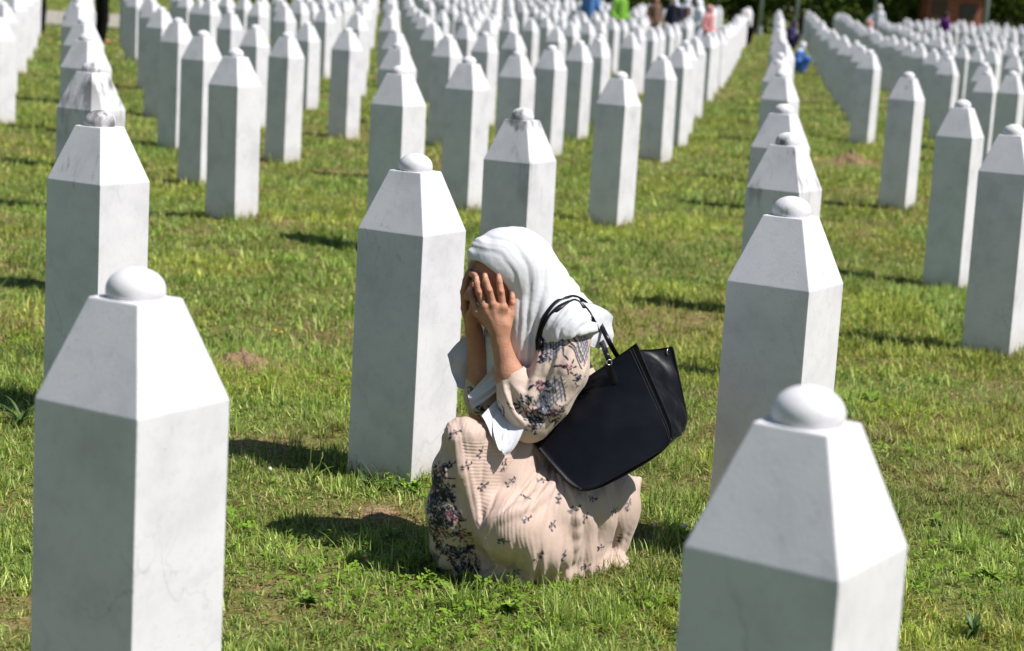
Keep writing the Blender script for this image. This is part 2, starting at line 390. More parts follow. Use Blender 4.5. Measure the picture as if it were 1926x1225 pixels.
# ------------------------------------------------------------------ grass (uncountable) and clover
def in_view(x, y, z, mx=120, my=140):
    px, py, d = project(np.stack([x, y, z], -1)); return (px > -mx) & (px < IW + mx) & (py < IH + my) & (py > -60)
def blades(P, L, Wd, az, lean, curl, cols, seg=3):
    """P base points (n,3) -> vertices, triangles, colours"""
    n = len(P); d = np.stack([np.cos(az), np.sin(az)], -1); sd = np.stack([-d[:, 1], d[:, 0]], -1)
    V = []; ts = np.linspace(0, 1, seg + 1)
    x = np.zeros(n); z = np.zeros(n); a = lean.copy()
    for i, t in enumerate(ts):
        if i:
            x = x + np.sin(a) * L / seg; z = z + np.cos(a) * L / seg; a = a + curl / seg
        w = Wd * (1 - t ** 1.6) * .5 if i < seg else np.zeros(n)
        c = np.stack([P[:, 0] + d[:, 0] * x, P[:, 1] + d[:, 1] * x, P[:, 2] + np.maximum(z, .003)], -1)
        if i < seg:
            V.append(c + np.concatenate([sd * w[:, None], np.zeros((n, 1))], 1)); V.append(c - np.concatenate([sd * w[:, None], np.zeros((n, 1))], 1))
        else: V.append(c)
    V = np.stack(V, 1); k = V.shape[1]
    T = []
    for i in range(seg - 1): T += [(2 * i, 2 * i + 1, 2 * i + 3), (2 * i, 2 * i + 3, 2 * i + 2)]
    T.append((2 * seg - 2, 2 * seg - 1, 2 * seg))
    F = (np.arange(n)[:, None, None] * k + np.array(T)[None]).reshape(-1, 3)
    C = np.repeat(cols[:, None, :], k, 1)
    return V.reshape(-1, 3), F, C.reshape(-1, 3)
GREENS = np.array([lin(122, 146, 58), lin(143, 161, 70), lin(102, 126, 54), lin(174, 182, 106), lin(136, 154, 88)])
STRAWS = np.array([lin(176, 154, 106), lin(148, 124, 80), lin(120, 98, 62), lin(190, 176, 132)])
def build_grass():
    VV, FF, CC_, off = [], [], [], 0
    def zone(y0, y1, dens, Lr, Wr, seg, lw=1.0):
        nonlocal off
        A = (y1 - y0) * (.56 * (y0 + y1) / 2 + .7); n = int(A * dens)
        y = np.sqrt(RNG.uniform(y0 * y0, y1 * y1, n)); x = RNG.uniform(-.5, .5, n) * (.56 * y + .7)
        # tussocks: pull a share of blades towards random centres
        cell = .11; jx = (np.floor(x / cell) + hash2(np.floor(x / cell), np.floor(y / cell), 3)) * cell
        jy = (np.floor(y / cell) + hash2(np.floor(x / cell), np.floor(y / cell), 8)) * cell
        pull = (RNG.random(n) < .5) * RNG.uniform(.3, .85, n); x += (jx - x) * pull; y += (jy - y) * pull
        b = bare(x, y); tus = hash2(np.floor(x / cell), np.floor(y / cell), 21)
        keep = (RNG.random(n) > b * .78) & in_view(x, y, zg(x, y))
        x, y, b, tus = x[keep], y[keep], b[keep], tus[keep]; n = len(x)
        lush = fbm(x * 1.6, y * 1.6, 51, 3)
        dry = np.clip(.19 + .55 * b + 1.3 * (fbm(x * 2.3 + 9, y * 2.0, 63, 3) - .5), .04, .8)
        isdry = RNG.random(n) < dry
        L = RNG.uniform(*Lr, n) * (.55 + .9 * lush) * (.65 + 1.25 * tus ** 3) * np.where(isdry, .9, 1)
        Wd = RNG.uniform(*Wr, n) * lw
        az = RNG.uniform(0, 2 * np.pi, n); lean = np.abs(RNG.normal(.5, .42, n)) + isdry * RNG.uniform(.3, 1.0, n); curl = RNG.normal(.7, .8, n)
        cols = GREENS[RNG.integers(0, 5, n)] * RNG.uniform(.85, 1.4, (n, 1)) * (.75 + .6 * vnoise(x * 3, y * 3, 91))[:, None]
        yel = (vnoise(x * 1.1, y * 1.1, 15) > .55)[:, None]; cols = np.where(yel, cols * np.array([1.18, 1.04, .9]), cols)
        pale = RNG.random(n) < .12; cols[pale] = cols[pale] * 1.5 + .03  # some blades paler: bright highlights on the grass put into their colour
        cols[isdry] = STRAWS[RNG.integers(0, 4, isdry.sum())] * RNG.uniform(.75, 1.15, (isdry.sum(), 1))
        V, F, C = blades(np.stack([x, y, zg(x, y) - .003], -1), L, Wd, az, np.minimum(lean, 1.45), curl, cols, seg)
        VV.append(V); FF.append(F + off); CC_.append(C); off += len(V)
    n = 62000; y = np.sqrt(RNG.uniform(3.2 ** 2, 9.5 ** 2, n)); x = RNG.uniform(-.5, .5, n) * (.56 * y + .7); k_ = in_view(x, y, zg(x, y)) & (RNG.random(n) < .3 + .7 * fbm(x * 3, y * 3, 44, 3)); x, y = x[k_], y[k_]; n = len(x)   # dead thatch lying flat
    V, F, C = blades(np.stack([x, y, zg(x, y) + RNG.uniform(.001, .016, n)], -1), RNG.uniform(.012, .045, n), RNG.uniform(.0015, .0038, n), RNG.uniform(0, 6.28, n), RNG.uniform(1.2, 1.6, n), RNG.uniform(-.3, .3, n), STRAWS[RNG.integers(0, 4, n)] * RNG.uniform(.6, 1.2, (n, 1)) * np.array([1.0, .93, .88]), 2)
    VV.append(V); FF.append(F + off); CC_.append(C); off += len(V)
    zone(3.2, 8.2, 14000, (.022, .064), (.003, .006), 3)
    zone(8.2, 15, 4000, (.025, .068), (.006, .010), 2)
    zone(15, 30, 800, (.03, .075), (.013, .02), 1)
    zone(30, 70, 60, (.04, .09), (.03, .05), 1)
    for x0, y0 in PLACED:                       # longer uncut blades round the feet of the nearer stones
        if y0 > 18: continue
        n = int(260 if y0 < 8 else 130); s_ = RNG.integers(0, 4, n); t = RNG.uniform(-1.1, 1.1, n) * W / 2; o = W / 2 + np.abs(RNG.normal(0, .02, n)) + .004
        u = np.where(s_ == 0, t, np.where(s_ == 1, t, np.where(s_ == 2, o, -o))); w = np.where(s_ == 0, o, np.where(s_ == 1, -o, t))
        x = x0 + u * math.cos(ROT) - w * math.sin(ROT); y = y0 + u * math.sin(ROT) + w * math.cos(ROT)
        V, F, C = blades(np.stack([x, y, zg(x, y) - .003], -1), RNG.uniform(.035, .10, n), RNG.uniform(.003, .0055, n) * max(1, y0 / 7), RNG.uniform(0, 6.28, n), np.abs(RNG.normal(.25, .25, n)), RNG.uniform(.2, 1.4, n), np.where((RNG.random(n) < .2)[:, None], STRAWS[RNG.integers(0, 4, n)], GREENS[RNG.integers(0, 5, n)]) * RNG.uniform(.7, 1.2, (n, 1)), 3)
        VV.append(V); FF.append(F + off); CC_.append(C); off += len(V)
    V, F, C = np.concatenate(VV), np.concatenate(FF), np.concatenate(CC_)
    me = fast_mesh('grass', V, F, M_GRASS, smooth=True); set_color(me, C)
    tag(link(bpy.data.objects.new('grass', me)), 'short uneven green and straw-coloured lawn between the gravestones', 'grass', kind='stuff')
    print('grass tris', len(F))
build_grass()
def build_clover():
    CL = [(-.12, 4.72, .45, 420), (.02, 4.5, .35, 110), (.72, 4.2, .4, 200), (.98, 4.9, .45, 170), (-.5, 4.9, .45, 170), (-.95, 5.2, .3, 220), (.45, 4.75, .15, 80), (1.25, 6.6, .3, 220),
          (-.75, 7.2, .4, 260), (-1.9, 8.0, .4, 300), (.5, 7.4, .3, 160), (1.3, 5.3, .5, 130), (-.28, 5.75, .12, 60), (1.6, 7.6, .4, 250)]
    P, R, col = [], [], []
    for cx, cy, cr, n in CL:
        a = RNG.uniform(0, 6.28, n); r = cr * np.sqrt(RNG.random(n)) * RNG.uniform(.6, 1.1, n)
        x, y = cx + r * np.cos(a), cy + r * np.sin(a); z = zg(x, y) + RNG.uniform(.012, .045, n)
        P.append(np.stack([x, y, z], -1)); R.append(RNG.uniform(.0045, .0095, n))
        col.append(np.array(lin(124, 158, 48))[None] * RNG.uniform(.6, 1.25, (n, 1)))
    P, R, col = np.concatenate(P), np.concatenate(R), np.concatenate(col); n = len(P)
    V, F, C = [], [], []; base = RNG.uniform(0, 6.28, n); ti = RNG.uniform(-.5, .5, (n, 2)); o = 0
    ang = np.linspace(-1, 1, 4) * .85
    for k in range(3):
        a0 = base + k * 2.094
        ring = [np.zeros((n, 2))]
        for j, q in enumerate(ang):
            rr = R * (1.55 if 0 < j < 3 else 1.15); ring.append(np.stack([np.cos(a0 + q * .75) * rr, np.sin(a0 + q * .75) * rr], -1))
        ring = np.stack(ring, 1)
        zz = ring[:, :, 0] * ti[:, :1] + ring[:, :, 1] * ti[:, 1:]
        v = np.concatenate([ring, zz[..., None]], -1) + P[:, None, :]
        V.append(v.reshape(-1, 3)); idx = np.arange(n)[:, None, None] * 5 + np.array([(0, 1, 2), (0, 2, 3), (0, 3, 4)])[None]
        F.append(idx.reshape(-1, 3) + o); o += n * 5; C.append(np.repeat(col, 5, 0))
    me = fast_mesh('clover', np.concatenate(V), np.concatenate(F), M_LEAF, smooth=False); set_color(me, np.concatenate(C))
    tag(link(bpy.data.objects.new('clover', me)), 'low bright green clover leaves spread through the lawn', 'clover', kind='stuff')
build_clover()
print('T grass', round(time.time() - T0, 1))

# ------------------------------------------------------------------ clay toolkit: smooth unions of tapered capsules and sheets, meshed with surface nets
class Clay:
    def __init__(s, lo, hi, h):
        s.lo = np.array(lo, float); s.h = h
        s.n = np.ceil((np.array(hi) - s.lo) / h).astype(int) + 1
        s.F = np.full(s.n, .06, np.float32)
    def _box(s, pts, pad):
        a = np.floor((np.min(pts, 0) - pad - s.lo) / s.h).astype(int); b = np.ceil((np.max(pts, 0) + pad - s.lo) / s.h).astype(int) + 1
        a = np.clip(a, 0, s.n); b = np.clip(b, 0, s.n)
        if np.any(b <= a): return None, None
        g = np.stack(np.meshgrid(*[s.lo[i] + s.h * np.arange(a[i], b[i]) for i in range(3)], indexing='ij'), -1)
        return tuple(slice(a[i], b[i]) for i in range(3)), g
    def _comb(s, sl, d, k, sub=False):
        A = s.F[sl]
        if sub:
            hh = np.maximum(k - np.abs(A + d), 0) / k; s.F[sl] = np.maximum(A, -d) + hh * hh * k * .25
        else:
            hh = np.maximum(k - np.abs(A - d), 0) / k; s.F[sl] = np.minimum(A, d) - hh * hh * k * .25
    def cap(s, a, b, ra, rb, k=.02, sub=False):
        a, b = np.array(a, float), np.array(b, float)
        sl, g = s._box([a, b], max(ra, rb) + k + .03)
        if sl is None: return
        ab = b - a; t = np.clip(((g - a) @ ab) / max(ab @ ab, 1e-9), 0, 1)
        s._comb(sl, (np.linalg.norm(g - a - t[..., None] * ab, axis=-1) - (ra + (rb - ra) * t)).astype(np.float32), k, sub)
    def chain(s, P, R, k=.02, sub=False):
        for i in range(len(P) - 1): s.cap(P[i], P[i + 1], R[i], R[i + 1], k, sub)
    def ball(s, c, r, k=.02, sub=False): s.cap(c, c, r, r, k, sub)
    def ell(s, c, R, axes, k=.02, sub=False):
        c = np.array(c, float); A = np.array(axes, float)
        sl, g = s._box([c], max(R) + k + .02)
        if sl is None: return
        q = (g - c) @ A.T; R = np.array(R); l0 = np.linalg.norm(q / R, axis=-1); l1 = np.linalg.norm(q / R ** 2, axis=-1) + 1e-9
        s._comb(sl, (l0 * (l0 - 1) / l1).astype(np.float32), k, sub)
    def tri(s, a, b, c, r, k=.01):
        a, b, c = (np.array(v, float) for v in (a, b, c))
        sl, p = s._box([a, b, c], r + k + .02)
        if sl is None: return
        ba, cb, ac = b - a, c - b, a - c; n = np.cross(ba, ac)
        pa, pb, pc = p - a, p - b, p - c
        inside = (np.sign(pa @ np.cross(ba, n)) + np.sign(pb @ np.cross(cb, n)) + np.sign(pc @ np.cross(ac, n))) < 2
        def e(pv, ev):
            t = np.clip(pv @ ev / (ev @ ev), 0, 1); q = ev * t[..., None] - pv; return (q * q).sum(-1)
        d = np.where(inside, np.minimum(np.minimum(e(pa, ba), e(pb, cb)), e(pc, ac)), (pa @ n) ** 2 / (n @ n))
        s._comb(sl, (np.sqrt(d) - r).astype(np.float32), k)
    def sheet(s, L, R, r, k=.012):
        """strip between two polylines of equal length"""
        def spl(P):
            P = [np.array(p, float) for p in P]; o = []
            for i in range(len(P) - 1):
                p0, p1, p2, p3 = P[max(i - 1, 0)], P[i], P[i + 1], P[min(i + 2, len(P) - 1)]
                for t in np.linspace(0, 1, 4, endpoint=(i == len(P) - 2)): o.append(.5 * (2 * p1 + (p2 - p0) * t + (2 * p0 - 5 * p1 + 4 * p2 - p3) * t * t + (3 * p1 - p0 - 3 * p2 + p3) * t ** 3))
            return o
        L, R = spl(L), spl(R); M = [(a + b) / 2 + np.array([0, -1, 0]) * np.linalg.norm(a - b) * .22 * math.sin(2.1 * i + 1) for i, (a, b) in enumerate(zip(L, R))]
        for A, D in ((L, M), (M, R)):
            for i in range(len(A) - 1): s.tri(A[i], D[i], A[i + 1], r, k); s.tri(D[i], D[i + 1], A[i + 1], r, k)
    def sample(s, P):
        q = (P - s.lo) / s.h; i = np.clip(np.floor(q).astype(int), 0, s.n - 2); f = np.clip(q - i, 0, 1); r = 0
        for c in range(8):
            o = np.array([c & 1, c >> 1 & 1, c >> 2 & 1]); w = np.prod(np.where(o, f, 1 - f), -1); j = i + o
            r = r + w * s.F[j[..., 0], j[..., 1], j[..., 2]]
        return r
    def mesh(s, smooth=2):
        F = s.F.copy(); F[0] = F[-1] = .05; F[:, 0] = F[:, -1] = .05; F[:, :, 0] = F[:, :, -1] = .05
        S = F < 0; c = np.zeros(np.array(F.shape) - 1, np.int8)
        for o in np.ndindex(2, 2, 2): c += S[o[0]:F.shape[0] - 1 + o[0], o[1]:F.shape[1] - 1 + o[1], o[2]:F.shape[2] - 1 + o[2]]
        act = (c > 0) & (c < 8); idx = np.full(act.shape, -1, np.int32); ijk = np.argwhere(act); idx[act] = np.arange(len(ijk))
        acc = np.zeros((len(ijk), 3)); cnt = np.zeros(len(ijk))
        for ax in range(3):
            for o in np.ndindex(2, 2):
                a = np.zeros(3, int); oth = [i for i in range(3) if i != ax]; a[oth[0]], a[oth[1]] = o; b = a.copy(); b[ax] = 1
                pa, pb = ijk + a, ijk + b; fa = F[pa[:, 0], pa[:, 1], pa[:, 2]]; fb = F[pb[:, 0], pb[:, 1], pb[:, 2]]
                m = (fa < 0) != (fb < 0); t = np.where(m, fa / np.where(m, fa - fb, 1), 0)
                q = a + t[:, None] * (b - a); acc[m] += q[m]; cnt[m] += 1
        V = s.lo + s.h * (ijk + acc / cnt[:, None]); Q = []
        for ax in range(3):
            o1, o2 = (ax + 1) % 3, (ax + 2) % 3
            sl0 = [slice(None)] * 3; sl1 = [slice(None)] * 3; sl0[ax] = slice(0, -1); sl1[ax] = slice(1, None)
            A, B = S[tuple(sl0)], S[tuple(sl1)]
            E = np.argwhere(A != B); keep = (E[:, o1] > 0) & (E[:, o2] > 0); E = E[keep]
            u = np.zeros(3, int); u[o1] = 1; w = np.zeros(3, int); w[o2] = 1
            g = lambda P: idx[P[:, 0], P[:, 1], P[:, 2]]
            q = np.stack([g(E - u - w), g(E - w), g(E), g(E - u)], -1); flip = ~A[E[:, 0], E[:, 1], E[:, 2]]
            q[flip] = q[flip][:, ::-1]; Q.append(q[(q >= 0).all(1)])
        Q = np.concatenate(Q)
        e = np.concatenate([Q[:, [0, 1]], Q[:, [1, 2]], Q[:, [2, 3]], Q[:, [3, 0]]]); deg = np.bincount(e.ravel(), minlength=len(V)).astype(float)
        for it in range(smooth):
            a2 = np.stack([np.bincount(e[:, 0], V[e[:, 1], i], len(V)) + np.bincount(e[:, 1], V[e[:, 0], i], len(V)) for i in range(3)], -1)
            V = V + (.5 if it % 2 == 0 else -.45) * (a2 / deg[:, None] - V)
        return V, Q
def normals(V, Q):
    n = np.cross(V[Q[:, 2]] - V[Q[:, 0]], V[Q[:, 3]] - V[Q[:, 1]]); N = np.zeros_like(V)
    for i in range(4):
        for a in range(3): N[:, a] += np.bincount(Q[:, i], n[:, a], len(V))
    return N / (np.linalg.norm(N, axis=1, keepdims=True) + 1e-12)

# ------------------------------------------------------------------ the crouching person
Y0 = 5.12
def B(px, py, d=0.0): return at(px, py, Y0 + d)
def hit(fields, px, py, y0=4.4, y1=5.7):
    Ys = np.arange(y0, y1, .002); w = ray(px, py); P = np.array([0, 0, CAM_H]) + w[None] * (Ys / w[1])[:, None]
    f = np.min([c.sample(P) if True else 0 for c in fields], 0) if len(fields) > 1 else fields[0].sample(P)
    inside = f < 0
    return (P[np.argmax(inside)], True) if inside.any() else (at(px, py, Y0), False)
def ridges(C, lines, r, k, depth=0.0, sub=False):
    """raise (or press) fold lines, given as pixel polylines, on the visible side of the clay"""
    jobs = []
    for ln in lines:
        pts = []
        for i in range(len(ln) - 1):
            for t in np.linspace(0, 1, 5, endpoint=(i == len(ln) - 2)):
                p, ok = hit([C], ln[i][0] + (ln[i + 1][0] - ln[i][0]) * t, ln[i][1] + (ln[i + 1][1] - ln[i][1]) * t)
                if ok: w = p - np.array([0, 0, CAM_H]); pts.append(p + w / np.linalg.norm(w) * depth)
        jobs.append(pts)
    for pts in jobs:
        n = len(pts)
        if n < 2: continue
        rr = [r * (.35 + .65 * math.sin(math.pi * min(1, max(0, (i + .6) / n)))) for i in range(n)]
        for i in range(n - 1):
            if np.linalg.norm(pts[i + 1] - pts[i]) < .06: C.cap(pts[i], pts[i + 1], rr[i], rr[i + 1], k, sub)

def fold_coord(px, py, lines):
    """a coordinate that counts fold lines across the cloth: k on polyline k, interpolated between the two nearest"""
    D = []
    q = np.stack([px, py], -1)
    for ln in lines:
        d = np.full(len(px), 1e9)
        for a, b2 in zip(ln[:-1], ln[1:]):
            a = np.array(a, float); e = np.array(b2, float) - a; t = np.clip((q - a) @ e / (e @ e), 0, 1); d = np.minimum(d, np.linalg.norm(q - a - t[:, None] * e, axis=1))
        D.append(d)
    D = np.stack(D, -1); w = 1.0 / (D + 2.0) ** 3
    o = np.argsort(D, 1)[:, :2]; i0, i1 = o[:, 0], o[:, 1]; r = np.arange(len(px)); d0, d1 = D[r, i0], D[r, i1]
    near = np.where(np.abs(i0 - i1) == 1, i0 + (i1 - i0) * d0 / (d0 + d1 + 1e-6), i0)
    soft = (w * np.arange(len(lines))).sum(1) / w.sum(1)
    return .65 * near + .35 * soft
def relax(vals, Q, n, it=6):
    e = np.concatenate([Q[:, [0, 1]], Q[:, [1, 2]], Q[:, [2, 3]], Q[:, [3, 0]]]); deg = np.bincount(e.ravel(), minlength=n).astype(float)
    for _ in range(it): vals = .4 * vals + .6 * (np.bincount(e[:, 0], vals[e[:, 1]], n) + np.bincount(e[:, 1], vals[e[:, 0]], n)) / deg
    return vals
def strip_mesh(L, R, nu=26, nv=14, folds=2.0, amp=.006, seed=0.0, th=.0016):
    nu, nv = nu * 2, nv * 2
    """thin hanging cloth between two edges, with folds running along it"""
    def spl(P, m):
        P = [np.array(p, float) for p in P]; o = []
        for t in np.linspace(0, len(P) - 1 - 1e-6, m):
            i = int(t); u = t - i; p0, p1, p2, p3 = P[max(i - 1, 0)], P[i], P[i + 1], P[min(i + 2, len(P) - 1)]
            o.append(.5 * (2 * p1 + (p2 - p0) * u + (2 * p0 - 5 * p1 + 4 * p2 - p3) * u * u + (3 * p1 - p0 - 3 * p2 + p3) * u ** 3))
        return np.array(o)
    A, Bp = spl(L, nu), spl(R, nu); s = np.linspace(0, 1, nv)[None, :, None]; P = A[:, None] * (1 - s) + Bp[:, None] * s
    rr = np.linspace(0, 1, nu)[:, None, None]; P = P + (A[:, None] - Bp[:, None]) * (.10 * np.sin(9 * rr + seed) * (1 - np.abs(2 * s - 1)) * .5) + np.array([0, 0, -.004]) * np.sin(np.pi * s)
    n = np.cross(np.gradient(P, axis=0), np.gradient(P, axis=1)); n /= np.linalg.norm(n, axis=-1, keepdims=True) + 1e-9
    ss = np.linspace(0, 1, nv)[None, :]; tt = np.linspace(0, 1, nu)[:, None]
    P = P + n * (amp * np.sin(2 * np.pi * folds * ss + seed + 1.3 * tt) * np.sin(np.pi * (.15 + .85 * tt)) + .5 * amp * np.sin(9 * ss + 4 * tt + seed) + .9 * amp * (fbm(ss * 3 + seed + 0 * tt, tt * 2.2 + 0 * ss, 33, 3) - .5))[..., None]
    V = np.concatenate([(P + n * th / 2).reshape(-1, 3), (P - n * th / 2).reshape(-1, 3)]); i = np.arange(nu * nv).reshape(nu, nv); o = nu * nv
    F = np.stack([i[:-1, :-1], i[1:, :-1], i[1:, 1:], i[:-1, 1:]], -1).reshape(-1, 4); F = np.concatenate([F, F[:, ::-1] + o])
    rim = np.array(list(i[:, 0]) + list(i[-1, 1:]) + list(i[-2::-1, -1]) + list(i[0, -2:0:-1])); nx = np.roll(rim, -1)
    return V, np.concatenate([F, np.stack([rim, nx, nx + o, rim + o], -1)])
def build_body():
    k = .02
    b = Clay((-.32, 4.75, -.03), (.34, 5.45, 1.0), .006)      # trunk, head and limbs
    b.cap(B(1100, 930, .05), B(1050, 730, .03), .10, .095, .06); b.cap(B(1050, 730, .03), B(1022, 625, .02), .095, .075, .05)
    b.cap(B(1022, 625, .02), B(985, 560, -.01), .055, .048, .04)
    b.cap(B(1062, 632, -.105), B(985, 640, .13), .045, .045, .04)
    b.cap(B(1066, 640, -.115), B(990, 790, -.15), .045, .034); b.cap(B(985, 640, .13), B(905, 778, .03), .045, .034)
    b.cap(B(1060, 930, .08), B(880, 836, -.21), .07, .034); b.cap(B(880, 836, -.21), B(868, 1030, -.15), .034, .03)
    b.cap(B(1100, 960, .02), B(965, 1000, -.2), .075, .04); b.cap(B(965, 1000, -.2), B(1075, 1045, -.02), .04, .032)
    b.cap(B(868, 1035, -.15), B(862, 1045, -.19), .03, .022); b.cap(B(1075, 1045, -.02), B(1120, 1050, .02), .032, .025)
    V1, Q1 = b.mesh(2)
    h = Clay((-.20, 4.85, .34), (.13, 5.30, .96), .0028)       # head, forearms and hands in finer clay
    # head, bowed towards the hands
    h.ball(B(968, 500, -.025), .081, k); h.ball(B(936, 506, -.05), .062, .03); h.ball(B(928, 542, -.062), .055, .03)
    h.cap(B(950, 560, -.045), B(917, 596, -.075), .045, .027, .03)
    h.cap(B(896, 524, -.095), B(882, 556, -.108), .008, .014, .012); h.ball(B(900, 548, -.125), .011, .01)
    h.ball(B(890, 535, -.118), .012, .012, True); h.ball(B(884, 530, -.07), .010, .012, True)          # eye sockets
    h.ball(B(892, 536, -.110), .010, .006); h.ball(B(887, 532, -.072), .009, .006)                      # closed lids
    h.cap(B(893, 518, -.125), B(884, 514, -.075), .008, .008, .012)                                    # brow
    h.cap(B(893, 578, -.105), B(890, 578, -.08), .006, .006, .006); h.cap(B(894, 584, -.103), B(892, 584, -.08), .006, .006, .006)   # lips
    h.cap(B(985, 565, -.01), B(1000, 600, .0), .05, .055, .03)
    # near (left) arm and hand, palm to the face
    wr = B(939, 634, -.150)
    h.cap(B(986, 792, -.158), B(958, 706, -.158), .040, .036, .02); h.cap(B(958, 706, -.158), wr, .035, .0225, .02)
    h.cap(B(941, 640, -.152), B(946, 612, -.150), .0215, .0215, .015)
    KN = {'i': (946, 579, -.150), 'm': (927, 573, -.156), 'r': (911, 577, -.155), 'p': (899, 588, -.147)}
    for c in KN.values(): h.cap(B(937, 622, -.150), B(*c), .0165, .0115, .014)
    h.cap(B(*KN['i']), B(*KN['p']), .0115, .0095, .012)
    def finger(P, R): h.chain([B(*p) for p in P], [q * .93 for q in R], .0035)
    finger([KN['i'], (942, 549, -.147), (939, 530, -.140), (938, 519, -.132)], [.0112, .0102, .0094, .0078])
    finger([KN['m'], (920, 547, -.156), (914, 530, -.146), (912, 518, -.136)], [.0112, .0104, .0096, .008])
    finger([KN['r'], (901, 550, -.150), (897, 533, -.141), (896, 522, -.132)], [.0108, .0098, .009, .0075])
    finger([KN['p'], (889, 566, -.140), (885, 551, -.130), (884, 541, -.124)], [.0096, .0085, .0078, .0068])
    h.cap(B(945, 622, -.145), B(959, 592, -.135), .018, .0135, .012)                                   # ball of the thumb
    finger([(959, 592, -.135), (964, 570, -.128), (963, 553, -.122)], [.0125, .0105, .0085])
    for key in 'imrp':                                                                               # knuckles and tendons
        c = KN[key]; h.ball(B(c[0], c[1], c[2] - .0068), .0058, .007)
        h.cap(B(c[0], c[1] + 6, c[2] - .0075), B(938, 622, -.166), .0028, .0022, .007)
    for p, r in (((942, 549, -.156), .0042), ((920, 547, -.165), .0044), ((901, 550, -.158), .004), ((964, 570, -.137), .004)): h.ball(B(*p), r, .005)
    # far (right) arm and hand
    h.cap(B(908, 775, .025), B(905, 706, -.018), .040, .037, .02); h.cap(B(905, 706, -.018), B(893, 632, -.045), .036, .023, .02)
    KF = {'i': (874, 580, -.062), 'm': (878, 574, -.046), 'r': (882, 577, -.03), 'p': (888, 586, -.016)}
    for c in KF.values(): h.cap(B(891, 622, -.045), B(*c), .0165, .0112, .014)
    finger([KF['i'], (872, 549, -.074), (876, 528, -.078), (880, 514, -.076)], [.011, .010, .0092, .0078])
    finger([KF['m'], (874, 545, -.052), (878, 524, -.056), (884, 509, -.056)], [.0112, .0102, .0094, .008])
    finger([KF['r'], (880, 546, -.034), (885, 526, -.036), (891, 512, -.036)], [.0106, .0096, .0088, .0075])
    finger([KF['p'], (889, 558, -.018), (893, 543, -.02), (898, 531, -.02)], [.0095, .0085, .0078, .0068])
    h.cap(B(889, 618, -.06), B(886, 592, -.085), .016, .0125, .01); finger([(886, 592, -.085), (890, 574, -.098), (893, 561, -.104)], [.012, .0102, .0085])
    V2, Q2 = h.mesh(2)
    V = np.concatenate([V1, V2]); Q = np.concatenate([Q1, Q2 + len(V1)])
    N = normals(V, Q)
    col = np.tile(np.array(lin(190, 138, 112)), (len(V), 1))
    n = vnoise(V[:, 0] * 60, V[:, 2] * 60 + V[:, 1] * 40, 3); col *= (.9 + .2 * n)[:, None]
    for c in list(KN.values()) + list(KF.values()) + [(942, 549, -.147), (920, 547, -.156), (901, 550, -.15)]:      # redder knuckles
        w = np.exp(-((V - B(*c)) ** 2).sum(1) / .012 ** 2)[:, None] * .5; col = col * (1 - w) + np.array(lin(176, 106, 88)) * w
    def nail(c, out):
        w = (((V - B(*c)) ** 2).sum(1) < .0062 ** 2)[:, None] & ((N @ np.array(out)) > .35)[:, None]
        col[:] = np.where(w, np.array(lin(222, 172, 150)), col)
    for c in ((938, 521, -.138), (912, 520, -.142), (896, 524, -.138), (884, 543, -.129), (963, 556, -.129)): nail(c, (-.1, -1, .1))
    hair = (((V - B(955, 490, -.03)) ** 2).sum(1) < .11 ** 2) & ((V - B(938, 516, -.05)) @ np.array([.75, .35, .45]) > .028) & (V[:, 2] > B(0, 590, 0)[2])
    col[hair] = lin(58, 40, 30)
    me = fast_mesh('body', V, Q, M_SKIN); set_color(me, col)
    return me, [b, h]

